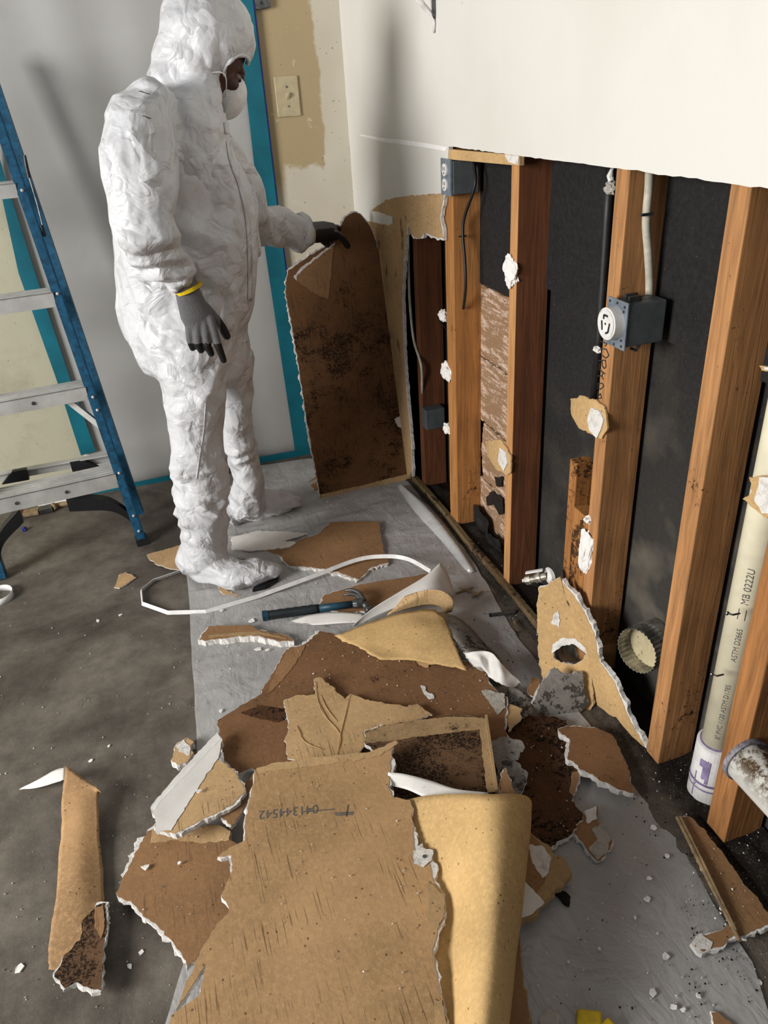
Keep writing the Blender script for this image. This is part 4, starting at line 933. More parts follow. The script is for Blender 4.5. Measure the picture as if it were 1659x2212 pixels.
# curled papers in the middle
t = thing('curled_paper', 'large curl of white painted paper with brown inside near the hammer', 'paper', gz(880, 1300, 0))
sheet('white_sheet', [G3((762, 1352, 0.02), (800, 1318, 0.05), (860, 1280, 0.08), (920, 1243, 0.10), (952, 1214, 0.115)), G3((764, 1354, 0.012), (806, 1324, 0.04), (868, 1292, 0.065), (930, 1262, 0.09), (968, 1240, 0.08)),
                      G3((768, 1356, 0.006), (815, 1330, 0.03), (880, 1304, 0.05), (945, 1285, 0.06), (984, 1288, 0.03))], ['white_paper', 'kraft'], 0.001, t, n=5)
sheet('brown_curl', [G3((850, 1300, 0.04), (890, 1282, 0.085), (930, 1274, 0.115), (962, 1280, 0.115), (980, 1300, 0.085), (976, 1322, 0.04)), G3((840, 1322, 0.03), (880, 1300, 0.07), (925, 1290, 0.085), (955, 1296, 0.085), (966, 1312, 0.06), (960, 1326, 0.03)),
                     G3((835, 1330, 0.02), (880, 1316, 0.04), (920, 1308, 0.05), (945, 1310, 0.05), (955, 1320, 0.035), (945, 1330, 0.02))], ['kraft', 'white_paper'], 0.001, t, n=5)
piece('brown_scrap', 'long brown board strip lying behind the hammer head', 'drywall', [(690, 1310, 4), (700, 1285, 5), (780, 1262), (930, 1238), (950, 1230), (900, 1270), (800, 1318), (740, 1325)], z=0.010, th=0.008, face='brown', seed=11)
piece('gypsum_scrap', 'crumbled white plaster piece under the hammer head', 'drywall', [(690, 1306), (740, 1284), (765, 1280), (770, 1300), (730, 1310)], z=0.008, th=0.006, face='gyp', seed=13, face_name='broken_face')
sheet('paper_strip', [G3((620, 1344, 0.004), (670, 1328, 0.018), (730, 1322, 0.020), (790, 1326, 0.01)), G3((625, 1346, 0.003), (680, 1350, 0.006), (740, 1346, 0.008), (790, 1344, 0.006))], ['white_paper', 'kraft'], 0.001, None, origin=gz(700, 1340))
tag(bpy.data.objects['paper_strip'], 'pointed strip of white paper lying just below the hammer grip', 'paper')
sheet('peeled_paper', [G3((725, 1372, 0.05), (790, 1350, 0.06), (860, 1326, 0.075), (930, 1316, 0.085), (958, 1330, 0.08)), G3((745, 1385, 0.053), (810, 1372, 0.065), (880, 1356, 0.080), (940, 1352, 0.085), (975, 1372, 0.08)), G3((780, 1400, 0.055), (830, 1396, 0.06), (900, 1400, 0.07), (955, 1405, 0.072), (990, 1412, 0.07)), G3((820, 1425, 0.056), (870, 1425, 0.057), (930, 1432, 0.058), (975, 1440, 0.06), (1006, 1450, 0.058))], ['kraft_gold', 'white_paper'], 0.0012, None, rough=0.006, edge=0.003, origin=gz(870, 1380))
tag(bpy.data.objects['peeled_paper'], 'bright golden peeled paper sheet above the large brown board', 'paper')
sheet('grey_roll', [G3((960, 1322, 0.05), (1000, 1340, 0.05), (1040, 1380, 0.04), (1090, 1440, 0.02), (1120, 1480, 0.01)), G3((930, 1325, 0.07), (965, 1360, 0.08), (1000, 1400, 0.07), (1050, 1450, 0.05), (1100, 1500, 0.02)), G3((940, 1340, 0.03), (960, 1390, 0.03), (990, 1430, 0.03), (1040, 1490, 0.02), (1070, 1530, 0.01))], ['grey_moldy', 'white_paper'], 0.0012, None, rough=0.006, origin=gz(1030, 1400))
tag(bpy.data.objects['grey_roll'], 'rolled grey mouldy paper beside the golden peeled paper', 'paper')
sheet('crumpled_paper', [G3((1000, 1412, 0.07), (1030, 1405, 0.09), (1060, 1412, 0.10), (1085, 1432, 0.09), (1108, 1456, 0.07), (1129, 1472, 0.05)), G3((1005, 1425, 0.06), (1032, 1426, 0.085), (1055, 1432, 0.07), (1080, 1448, 0.085), (1100, 1466, 0.065), (1128, 1476, 0.045)), G3((1018, 1442, 0.05), (1036, 1446, 0.06), (1058, 1462, 0.055), (1076, 1474, 0.06), (1096, 1484, 0.05), (1120, 1484, 0.035))], ['white_paper', 'kraft'], 0.001, None, rough=0.008, edge=0.002, origin=gz(1060, 1440))
tag(bpy.data.objects['crumpled_paper'], 'crumpled bright white paper at the right end of the large brown board', 'paper')

# large brown board and what lies on it
piece('board_fragment', 'largest dark brown board across the middle of the pile', 'drywall',
      [(470, 1556), (500, 1536), (560, 1500), (590, 1452, 3), (618, 1404, 12), (660, 1390, 14), (690, 1362, 4), (760, 1374, 5), (800, 1392, 6), (860, 1392, 5), (960, 1412, 4), (1040, 1440, 6), (1060, 1480, 4), (1095, 1510, 6), (1090, 1560, 5), (1102, 1640, 3), (1060, 1690), (900, 1740), (700, 1720), (545, 1660), (505, 1672, 4), (484, 1640), (478, 1600)],
      z=0.050, face='brown_m', seed=14, warp=0.004,
      patches=(('raised_flap', 'brown', [(625, 1400), (660, 1395), (648, 1420), (610, 1470), (578, 1498), (585, 1475), (606, 1432)]),
               ('bare_gypsum', 'gyp', [(780, 1390), (812, 1381), (824, 1392), (806, 1400), (785, 1398)]),
               ('bare_gypsum', 'gyp_grey', [(1052, 1490), (1090, 1500), (1092, 1530), (1075, 1545), (1056, 1515), (1040, 1492)]),
               ('bare_gypsum', 'gyp', [(908, 1482), (918, 1484), (922, 1496), (934, 1500), (938, 1510), (928, 1512), (914, 1498)]),
               ('black_mould', 'moldy2', [(520, 1540), (560, 1524), (612, 1532), (625, 1552), (600, 1560), (560, 1552)]),
               ('torn_paper_bit', 'kraft_tan', [(896, 1420), (920, 1412), (930, 1430), (925, 1444), (905, 1438)])))
piece('torn_paper', 'creased tan torn paper sheet lying on the large brown board', 'paper',
      [(612, 1512, 2), (640, 1500), (682, 1500), (678, 1468, 2), (690, 1462), (716, 1482), (745, 1512), (756, 1500), (800, 1516), (880, 1528), (900, 1522), (934, 1545), (900, 1556), (850, 1570), (800, 1600), (760, 1640), (690, 1650), (622, 1640), (614, 1600), (624, 1560, 2), (616, 1530, 2)],
      z=0.064, th=0.003, face='kraft', seed=15, warp=0.006, patches=())
tp_ = [o for o in COL.objects if o.name.startswith('torn_paper')][0]
def crease(line, parent, z, w_=0.0018, mat='kraft_tan', wv=0.0):
    L_ = cr([gz(x, y, z) for x, y in line], 8); bm = bmesh.new(); n_ = len(L_)
    for v in L_: v.z += wv * noise.noise(Vector((v.x, v.y, 0.064)) * 6.0) if wv else 0
    tube(bm, L_, [(0.0004 + w_ * 0.35 * math.sin(math.pi * i / (n_ - 1)),) * 2 for i in range(n_)], 8); bm_obj('crease', bm, M[mat], parent, smooth=True)
for ln in ([(682, 1472), (686, 1510), (700, 1545), (735, 1590), (725, 1640)], [(756, 1502), (746, 1545), (735, 1590), (728, 1640)], [(688, 1515), (705, 1550), (716, 1562)], [(692, 1500), (706, 1530), (728, 1560)], [(640, 1572), (655, 1600), (672, 1612), (700, 1622)], [(640, 1568), (652, 1590)]):
    crease(ln, tp_, 0.0655, wv=0.006)
piece('peeled_layer', 'grey and white peeled paper layer beside the mouldy tray-shaped board', 'drywall',
      [(1062, 1600), (1090, 1590), (1128, 1600), (1134, 1612), (1112, 1640), (1140, 1668), (1132, 1700), (1118, 1722), (1070, 1722), (1075, 1660), (1066, 1630)], z=0.070, th=0.004, face='grey_moldy', seed=16, warp=0.004)
# tray-shaped mouldy board with raised hems
pz = 0.085
t = piece('mouldy_board', 'black-speckled mouldy board with tan folded edges, tray-shaped, mid pile', 'drywall',
      [(788, 1580, 5), (830, 1566), (900, 1556), (980, 1546, 3), (1040, 1550, 4), (1050, 1552), (1073, 1712), (1050, 1740), (850, 1740), (846, 1640), (790, 1608)], z=pz, th=0.012, face='moldy', seed=17,
      patches=(('folded_hem', 'speck', [(788, 1583), (830, 1568), (900, 1557), (980, 1548), (1044, 1552), (1042, 1576), (980, 1582), (900, 1592), (850, 1600), (790, 1606)]),
               ('folded_hem', 'speck', [(1038, 1552), (1050, 1552), (1074, 1712), (1052, 1712), (1044, 1640), (1036, 1576)])))
bm = bmesh.new(); a, b = gz(1050, 1550, pz), gz(1073, 1712, pz); beam(bm, a + Vector((0, 0, 0.003)), b + Vector((0, 0, 0.003)), 0.006, 0.012); bm_obj('edge_lip', bm, M['speck'], t)
piece('gypsum_scrap', 'pointed white chip standing at the right of the tray-shaped board', 'drywall', [(1078, 1712, 2), (1082, 1672, 3), (1090, 1658, 3), (1104, 1690), (1112, 1716)], z=0.090, th=0.006, face='brown', seed=18)
sheet('paper_strip', [G3((838, 1668, 0.118), (875, 1672, 0.122), (930, 1686, 0.122), (985, 1704, 0.12), (1055, 1712, 0.12)), G3((838, 1696, 0.106), (880, 1706, 0.108), (930, 1726, 0.11), (990, 1728, 0.112), (1055, 1722, 0.114))], ['white_paper', 'kraft'], 0.001, None, origin=gz(940, 1700, 0.11)).name
tag(bpy.data.objects['paper_strip.001'], 'wavy strip of white paper between the mouldy tray board and the brown roll', 'paper')

# big scratched tan board, nearest
sz = 0.115
t = piece('board_fragment', 'big scratched tan board nearest the camera with a printed number', 'drywall',
      [(552, 1662), (600, 1648), (700, 1636), (800, 1626), (848, 1612, 6), (846, 1640, 12), (838, 1700, 6), (850, 1722), (886, 1728), (890, 1745, 4), (892, 1800, 16), (895, 1835, 28), (925, 1862, 16), (935, 1900, 5), (960, 1930, 3), (962, 1970, 6), (945, 2010, 7), (935, 2060, 8), (945, 2120, 4), (965, 2212), (975, 2330), (330, 2330), (355, 2235), (372, 2192), (430, 2150), (445, 2085), (380, 2180), (400, 2130), (440, 2040), (495, 1965), (478, 1932), (502, 1880, 7), (500, 1848, 8), (470, 1850), (495, 1832), (528, 1815, 4), (535, 1740, 3), (545, 1700, 3)],
      z=sz, face='kraft_scr', seed=19, amp=0.0034,
      patches=(('folded_hem', 'kraft', [(554, 1660), (600, 1647), (700, 1635), (800, 1625), (856, 1600), (860, 1606), (838, 1622), (820, 1634), (700, 1652), (600, 1664), (558, 1670)]),
               ('mouldy_edge', 'speck', [(925, 1905), (958, 1932), (960, 1970), (944, 2010), (930, 1990), (926, 1950)]),
               ('mouldy_edge', 'speck', [(938, 2160), (955, 2160), (968, 2230), (940, 2230)]),
               ('screw_scab', 'gyp', [(892, 1840), (915, 1832), (936, 1838), (932, 1860), (915, 1874), (893, 1866)])))
bm = bmesh.new(); c = gz(917, 1850, sz + 0.003); tube(bm, [c, c + Vector((0, 0, 0.001))], [0.004, 0.0035], 16); bm_obj('screw_head', bm, M['steel'], t)
# printed number, upside down to the viewer
me = text_mesh('041344542', 0.036)
o0 = gz(688, 1738, sz + 0.0004); o1 = gz(560, 1752, sz + 0.0004); xs = [v.co.x for v in me.vertices]; wtot = max(xs)
ex = (o1 - o0) / wtot; ey = Vector((0, 0, 1)).cross(ex).normalized() * 1.0
for v in me.vertices: v.co = o0 + ex * v.co.x + ey * v.co.y * 0.85 + Vector((0, 0, 0))
link('printed_number', me, M['ink_grey'], t)
bm = bmesh.new()
for a, b, wd in (((650, 1754), (722, 1748), 0.0022), ((722, 1757), (764, 1755), 0.0028), ((724, 1761), (762, 1759), 0.0022), ((752, 1738), (748, 1764), 0.0018)):
    beam(bm, gz(*a, sz + 0.0004), gz(*b, sz + 0.0004), wd, 0.0006)
bm_obj('pencil_mark', bm, M['ink_grey'], t)
# brown curled kraft roll
sheet('kraft_roll', [G3((878, 1728, 0.100), (930, 1718, 0.135), (1000, 1714, 0.185), (1060, 1713, 0.210), (1110, 1714, 0.200), (1140, 1722, 0.165), (1149, 1740, 0.110), (1135, 1775, 0.05)),
                     G3((905, 1830, 0.098), (950, 1828, 0.120), (1010, 1826, 0.170), (1060, 1825, 0.200), (1105, 1826, 0.190), (1132, 1832, 0.155), (1142, 1845, 0.100), (1120, 1870, 0.04)),
                     G3((935, 1960, 0.096), (975, 1962, 0.108), (1020, 1962, 0.155), (1060, 1962, 0.180), (1095, 1962, 0.170), (1118, 1966, 0.135), (1126, 1975, 0.085), (1105, 1990, 0.03)),
                     G3((930, 2090, 0.094), (975, 2092, 0.100), (1015, 2092, 0.150), (1050, 2092, 0.170), (1082, 2094, 0.160), (1104, 2096, 0.120), (1110, 2104, 0.075), (1090, 2115, 0.03)),
                     G3((920, 2280, 0.094), (970, 2280, 0.098), (1010, 2280, 0.145), (1040, 2280, 0.160), (1066, 2280, 0.145), (1086, 2280, 0.105), (1092, 2280, 0.065), (1075, 2290, 0.03))],
      ['kraft_gold', 'white_paper'], 0.0016, None, n=6, rough=0.003, origin=gz(1040, 1950))
tag(bpy.data.objects['kraft_roll'], 'large golden-brown curled paper roll beside the numbered board', 'paper roll')
piece('board_fragment', 'narrow brown board with a light edge under the curled roll, bottom', 'drywall', [(1080, 1990), (1118, 2010, 2), (1128, 2100, 3), (1150, 2240, 3), (1150, 2300), (1060, 2300), (1060, 2100)], z=0.03, th=0.02, face='brown', core='speck', seed=20)
# left board
piece('board_fragment', 'dark brown board with white broken edges at the left of the pile', 'drywall',
      [(250, 1928), (268, 1890, 10), (290, 1850, 18), (318, 1795, 16), (345, 1785, 5), (420, 1788), (470, 1780), (500, 1795), (498, 1815), (520, 1830), (510, 1900), (500, 1990), (470, 2020), (430, 2060), (405, 2088, 2), (390, 2060, 4), (370, 2030, 5), (340, 2000, 4), (320, 1985, 5), (290, 1955, 4)],
      z=0.030, face='brown', seed=21, patches=(('lighter_layer', 'kraft', [(330, 1792), (420, 1789), (470, 1782), (498, 1796), (495, 1815), (440, 1822), (380, 1815), (325, 1822)]),))
piece('board_fragment', 'light-edged narrow board end under the left dark board', 'drywall', [(440, 2062), (470, 2012), (500, 1985), (490, 2020), (452, 2070, 2), (436, 2078, 2)], z=0.050, th=0.010, face='kraft', seed=22)
t = piece('board_fragment', 'board piece half white painted, half tan paper, left of the numbered board', 'drywall',
      [(325, 1745), (342, 1722), (395, 1660), (470, 1582), (480, 1600), (470, 1640), (505, 1660, 3), (520, 1690, 6), (530, 1708, 6), (500, 1740, 8), (440, 1768, 8), (392, 1795, 8), (372, 1800), (335, 1795), (335, 1765)],
      z=0.075, face='kraft', seed=23, patches=(('painted_face', 'white_paper', [(325, 1745), (342, 1722), (395, 1660), (470, 1582), (480, 1600), (472, 1638), (430, 1700), (390, 1762), (370, 1795), (335, 1795), (336, 1768)]),
                                             ('raised_seam', 'white_pl', [(328, 1746), (344, 1724), (472, 1592), (476, 1600), (350, 1728), (336, 1750)])))
piece('board_fragment', 'narrow brown and white shard below the half-painted piece', 'drywall', [(480, 1765, 5), (520, 1700), (548, 1670), (545, 1710), (520, 1760), (500, 1785, 5)], z=0.060, th=0.01, face='brown', seed=24)
piece('crumpled_scrap', 'crumpled white and tan scrap on the bare floor left of the pile', 'drywall', [(372, 1645), (378, 1612, 3), (400, 1594, 4), (415, 1600), (414, 1632), (400, 1648), (382, 1652)], z=0.022, th=0.02, face='kraft', seed=25, amp=0.006,
      patches=(('bare_gypsum', 'gyp', [(380, 1612), (398, 1598), (412, 1618), (410, 1632), (392, 1626)]),))
# far-left long strip
t = thing('peeled_strip', 'long peeled tan paper strip with bent white end on the concrete', 'paper', gz(170, 1900, 0))
sheet('paper_face', [G3((140, 1657, 0.050), (190, 1688, 0.048), (222, 1715, 0.045)), G3((136, 1720, 0.040), (175, 1724, 0.042), (214, 1722, 0.035)), G3((130, 1830, 0.022), (175, 1830, 0.028), (220, 1830, 0.018)), G3((120, 1940, 0.018), (170, 1940, 0.026), (223, 1938, 0.016)), G3((106, 2040, 0.016), (160, 2040, 0.022), (226, 2035, 0.016)), G3((104, 2095, 0.012), (150, 2100, 0.016), (222, 2100, 0.012))], ['strip', 'white_paper'], 0.0016, t, n=6, rough=0.004, edge=0.001)
sheet('white_end', [G3((140, 1657, 0.050), (115, 1665, 0.045), (80, 1685, 0.025), (42, 1704, 0.004)), G3((138, 1684, 0.045), (112, 1692, 0.035), (78, 1702, 0.018), (42, 1706, 0.003))], ['white_paper', 'kraft'], 0.002, t, n=5, edge=0.001)
piece('mouldy_board', 'small black mouldy board chip on the lower end of the long peeled strip', 'drywall', [(118, 2110, 4), (140, 2060), (172, 2030), (178, 1990), (208, 1955, 6), (228, 1950, 6), (230, 2000, 3), (224, 2040), (220, 2100, 3), (218, 2140, 5), (180, 2130, 4), (165, 2120), (140, 2135, 4)], z=0.032, th=0.012, face='moldy', seed=26,
      patches=(('cleaner_layer', 'brown', [(203, 1962), (224, 1956), (226, 2000), (218, 2030), (205, 2005)]),))
# right side
piece('mouldy_board', 'wide dark brown mouldy board under the standing corner pieces', 'drywall', [(1090, 1560), (1130, 1545), (1180, 1545), (1225, 1555), (1240, 1620), (1250, 1665), (1235, 1730), (1260, 1760), (1235, 1800), (1190, 1830), (1130, 1850), (1090, 1800), (1095, 1650)], z=0.020, face='moldy2', seed=27, amp=0.005)
piece('board_fragment', 'brown stained board with a thick white broken edge, right of the pile', 'drywall', [(1205, 1574, 2), (1225, 1568, 4), (1290, 1572), (1325, 1590), (1350, 1640), (1369, 1712), (1340, 1706, 8), (1290, 1680, 8), (1226, 1640, 8), (1232, 1600, 5)], z=0.034, th=0.014, face='brown_m', seed=28)
piece('board_fragment', 'slim pale shard standing beside the grey sheet below the stained board', 'drywall', [(1232, 1712), (1236, 1668), (1254, 1664, 3), (1248, 1690, 3), (1240, 1716)], z=0.022, th=0.010, face='brown', seed=29)
piece('board_fragment', 'small pale two-ended shard lying alone on the grey sheet', 'drywall', [(1236, 1790), (1250, 1768), (1290, 1740), (1292, 1775), (1322, 1812, 2), (1318, 1835, 2), (1292, 1860, 3), (1270, 1838, 3)], z=0.014, th=0.010, face='brown', seed=30,
      patches=(('bare_gypsum', 'gyp_grey', [(1278, 1790), (1296, 1780), (1320, 1812), (1312, 1840), (1290, 1858), (1272, 1835), (1290, 1812)]), ('bare_gypsum', 'gyp', [(1262, 1752), (1288, 1742), (1290, 1770), (1270, 1780)])))
piece('board_fragment', 'broken board corner with white and flecked areas right of the curled roll', 'drywall', [(1138, 1790), (1160, 1810), (1190, 1830), (1200, 1850, 2), (1215, 1850), (1235, 1885, 3), (1200, 1920), (1160, 1965, 3), (1118, 1998, 3), (1120, 1900)], z=0.040, th=0.014, face='speck', core='speck', seed=31,
      patches=(('brown_area', 'brown', [(1140, 1795), (1165, 1820), (1185, 1850), (1176, 1905), (1160, 1930), (1132, 1900), (1132, 1850)]), ('bare_gypsum', 'gyp', [(1142, 1826), (1172, 1828), (1190, 1850), (1184, 1885), (1172, 1898), (1150, 1865)]), ('painted_face', 'white_paper', [(1128, 1898), (1176, 1950), (1150, 1975), (1118, 1990)])))
piece('board_fragment', 'long brown board piece beside the wall at the bottom right', 'drywall', [(1470, 1765, 3), (1490, 1764), (1520, 1790), (1560, 1840), (1595, 1890), (1640, 1945), (1665, 1975), (1690, 1998, 6), (1660, 1998, 6), (1610, 2020, 5), (1596, 2022), (1560, 1950), (1500, 1840)], z=0.030, th=0.010, face='brown', seed=32)
bm = bmesh.new(); tube(bm, cr([gz(1463, 1766, 0.032), gz(1490, 1820, 0.036), (gz(1530, 1900, 0.036)), gz(1598, 2032, 0.034)], 5), 0.0042, 10); tube(bm, [gz(1470, 1764, 0.036), gz(1535, 1895, 0.040), gz(1590, 2010, 0.036)], 0.003, 8)
tag(bm_obj('wood_sticks', bm, M['brushwood'], origin=gz(1530, 1900, 0.03)), 'thin pale split stick along the edge of the long brown board', 'stick')
piece('board_fragment', 'narrow scrap with crumpled white end at the foot of the pale stick', 'drywall', [(1500, 2042, 6), (1512, 2020, 4), (1560, 2008), (1575, 1996), (1588, 2020, 5), (1550, 2045, 6), (1520, 2055, 6)], z=0.020, th=0.012, face='brown', seed=33, patches=(('crumpled_end', 'gyp', [(1500, 2030), (1515, 2018), (1540, 2036), (1535, 2050), (1505, 2052)]),))
piece('brown_scrap', 'white-edged brown scrap at the bottom edge, right of the yellow handle', 'drywall', [(1536, 2186, 4), (1550, 2186), (1575, 2205), (1590, 2230), (1545, 2230)], z=0.010, th=0.008, face='brown', seed=34)
piece('brown_scrap', 'small torn brown scrap by the foot of the near stud', 'drywall', [(1435, 1686), (1470, 1678), (1482, 1690), (1460, 1705), (1440, 1700)], z=0.008, th=0.004, face='brown', seed=35)
piece('brown_scrap', 'small curled tan scrap just below the torn brown scrap', 'drywall', [(1436, 1722), (1450, 1716), (1462, 1728), (1455, 1738), (1442, 1736)], z=0.008, th=0.004, face='kraft', seed=36)
piece('brown_scrap', 'small tan scrap touching the white pipe coupling', 'drywall', [(1456, 1710), (1478, 1704), (1480, 1722), (1464, 1728)], z=0.010, th=0.004, face='kraft', seed=37)
piece('grey_scrap', 'grey-white scrap half under the curled roll at the bottom edge', 'drywall', [(1168, 2230), (1165, 2195), (1190, 2178), (1206, 2190), (1212, 2230)], z=0.008, th=0.006, face='grey_paper', seed=38)
bm = bmesh.new(); beam(bm, gz(1246, 2204, 0.012), gz(1300, 2210, 0.012), 0.03, 0.02); beam(bm, gz(1300, 2214, 0.012), gz(1320, 2235, 0.012), 0.03, 0.02); tag(bm_obj('yellow_handle', bm, M['yellow'], origin=gz(1270, 2206), bevel=0.004), 'yellow plastic tool end at the bottom edge of the picture', 'handle')
for lab, (a, b) in (('black charred scrap beside the broken board corner', ((1196, 1930), (1230, 1955))), ('small black bark bit on the grey sheet', ((1412, 1860), (1460, 1852)))):
    pass
piece('black_scrap', 'black charred scrap beside the broken board corner', 'scrap', [(1196, 1925), (1206, 1916), (1232, 1936), (1230, 1955), (1216, 1948)], z=0.010, th=0.005, face='dirt', core='dirt', seed=39)
# standing corner pieces
A_ = wx(1278, 1522, 0.845); B_ = wx(1213, 1255, 0.845); C_ = wx(1165, 1400, 0.775)
PL1 = plane3(A_, B_, C_)
piece('corner_board', 'upright tan board with a round pipe hole, standing at the wall', 'drywall',
      [(1163, 1272, 3), (1185, 1262), (1208, 1246), (1222, 1290), (1250, 1360), (1276, 1404), (1266, 1404), (1252, 1390), (1234, 1384), (1212, 1390), (1197, 1404), (1196, 1420), (1212, 1432), (1238, 1436), (1256, 1428), (1266, 1414), (1277, 1412), (1280, 1525), (1262, 1560), (1240, 1562), (1225, 1490), (1198, 1440), (1190, 1478), (1176, 1480), (1164, 1430), (1160, 1340)], plane=PL1, th=0.010, face='kraft_tan', seed=41,
      patches=(('gypsum_ring', 'gyp', [(1192, 1412), (1194, 1392), (1215, 1378), (1245, 1380), (1272, 1404), (1276, 1414), (1262, 1408), (1240, 1392), (1215, 1394), (1202, 1404)]),
               ('torn_gypsum', 'gyp', [(1195, 1330), (1208, 1318), (1209, 1356), (1202, 1350), (1190, 1345)])))
PL2 = (wx(1300, 1480, 0.862), Vector((-1, -0.12, 0)).normalized())
piece('corner_board', 'wedge-shaped tan board with thick white edge standing against the studs', 'drywall',
      [(1213, 1254, 7), (1240, 1288, 10), (1262, 1320, 12), (1284, 1372, 8), (1296, 1432, 6), (1326, 1472, 12), (1362, 1560, 12), (1392, 1610, 14), (1392, 1640, 4), (1370, 1634), (1320, 1575), (1280, 1528), (1270, 1420), (1245, 1350), (1222, 1290)], plane=PL2, th=0.012, face='kraft_tan', seed=42)
PL3 = (gz(1215, 1545, 0.0), Vector((-0.25, -0.9, 0.45)).normalized())
piece('mouldy_board', 'grey fuzzy mouldy board leaning under the round pipe hole', 'drywall', [(1150, 1520), (1165, 1480), (1195, 1445), (1220, 1455), (1258, 1455), (1262, 1480), (1272, 1520), (1250, 1545), (1200, 1548), (1160, 1540)], plane=PL3, th=0.008, face='grey_moldy', core='gyp_grey', seed=43)
piece('board_fragment', 'small light scrap at the foot of the upright tan board', 'drywall', [(1138, 1490), (1150, 1460), (1166, 1468), (1172, 1490), (1155, 1505, 3), (1142, 1500, 3)], z=0.03, th=0.01, face='brown', seed=44)
piece('board_fragment', 'tan torn scrap beside the large brown board, below the crumpled white paper', 'drywall', [(1092, 1540), (1100, 1520), (1128, 1530), (1124, 1555), (1100, 1580)], z=0.045, th=0.004, face='kraft', seed=45)
sheet('grey_film_scrap', [G3((1100, 1480, 0.03), (1130, 1490, 0.04), (1150, 1510, 0.03)), G3((1100, 1530, 0.02), (1130, 1530, 0.03), (1152, 1528, 0.02)), G3((1105, 1555, 0.03), (1130, 1550, 0.03), (1150, 1540, 0.02))], ['grey_moldy'], 0.001, None, rough=0.008, origin=gz(1125, 1520))
tag(bpy.data.objects['grey_film_scrap'], 'dark crumpled grey scrap between the brown board and the upright tan board', 'scrap')

p_ = wpl(1232, 1412, PL1[0], PL1[1]); n_ = PL1[1] if PL1[1].dot(Vector((0, 0, H)) - p_) > 0 else -PL1[1]
bm = bmesh.new(); tube(bm, [p_ - n_ * 0.015, p_ - n_ * 0.05, p_ - n_ * 0.085], [0.036, 0.036, 0.034], 36, False); tube(bm, [p_ - n_ * 0.085, p_ - n_ * 0.087], 0.034, 36)
tag(bm_obj('duct_stub', bm, M['galv'], origin=p_, smooth=False), 'bright metal duct stub seen through the round hole in the upright board', 'duct')
for lab, ol, X_ in (('torn black building paper hanging behind the far orange stud foot', ((1000, 1080), (1030, 1092), (1050, 1120), (1062, 1170), (1050, 1215), (1030, 1190), (1018, 1150), (1004, 1130)), 0.94),
                    ('torn black building paper shred beside the dark red-brown stud foot', ((1052, 1150), (1078, 1165), (1084, 1235), (1070, 1240), (1060, 1200)), 0.93)):
    P, _, _, nrm = jag_loop([wx(x, y, X_) for x, y in ol], [0] * len(ol), 0.008, 0.005, random.Random(len(lab))); up = nrm if nrm.x < 0 else -nrm
    bm = bmesh.new(); slab(bm, P, up, 0.001, 0, 0.012, lambda p: p + Vector((0.012 * noise.noise(p * 25), 0, 0))); tag(bm_obj('paper_flap', bm, M['pipe_b'], origin=P[0]), lab, 'paper')
for lab, a, b in (('pale wood splinter nearest the curled white paper', (985, 1282), (1022, 1268)), ('pale wood splinter crossing the other splinter by the curl', (992, 1270), (1034, 1284)), ('short pale splinter right of the splinter pair', (1020, 1290), (1044, 1276)), ('thin pale splinter on the soil below the metal tube', (1110, 1340), (1118, 1362)), ('thin twig-like splinter left of the white pipe coupling', (1461, 1634), (1484, 1660))):
    bm = bmesh.new(); beam(bm, gz(*a, 0.008), gz(*b, 0.014), 0.006, 0.003); tag(bm_obj('wood_splinter', bm, M['brushwood'], origin=gz(*a, 0.008)), lab, 'splinter')
# valve
vc = wx(1188, 1243, 0.84); t = thing('shutoff_valve', 'paint-spattered shutoff valve with lever sticking out by the upright board', 'valve', vc)
ex_ = (wx(1145, 1252, 0.80) - vc).normalized()
bm = bmesh.new(); tube(bm, [vc, vc + Vector((-0.006, -0.001, 0)), vc + Vector((-0.008, 0, 0))], [0.022, 0.020, 0.012], 28); bm_obj('flange', bm, M['white_pl'], t, smooth=False)
P0 = vc + ex_ * 0.008
bm = bmesh.new(); tube(bm, [P0, P0 + ex_ * 0.015, P0 + ex_ * 0.016, P0 + ex_ * 0.030, P0 + ex_ * 0.031, P0 + ex_ * 0.044], [0.010, 0.010, 0.0135, 0.0135, 0.010, 0.010], 16); bm_obj('body', bm, M['brass'], t, smooth=False)
bm = bmesh.new(); tube(bm, [P0 + ex_ * 0.044, P0 + ex_ * 0.058], 0.0125, 6); bm_obj('hex_nut', bm, M['brass'], t)
bm = bmesh.new(); tube(bm, [P0 + ex_ * 0.058, P0 + ex_ * 0.066], 0.008, 6); bm_obj('plug', bm, M['steel'], t)
up_ = Vector((0, 0, 1)); st_ = P0 + ex_ * 0.024
bm = bmesh.new(); tube(bm, [st_, st_ + up_ * 0.022], 0.005, 12); sm_ = bm_obj('stem', bm, M['brass'], t)
bm = bmesh.new(); beam(bm, st_ + up_ * 0.022 - ex_ * 0.012, st_ + up_ * 0.024 + ex_ * 0.036, 0.011, 0.005); bm_obj('lever', bm, M['white_pl'], t, bevel=0.002)
bm = bmesh.new(); tube(bm, [gz(1058, 1329, 0.008), gz(1112, 1322, 0.008)], 0.0055, 14); t = tag(bm_obj('metal_tube', bm, M['steel'], origin=gz(1085, 1325), smooth=False), 'short grey metal tube on the floor beside the open wall', 'tube')
bm = bmesh.new(); tube(bm, [gz(1057, 1329.2, 0.008), gz(1061, 1328.6, 0.008)], 0.006, 14); bm_obj('black_cap', bm, M['black'], t)

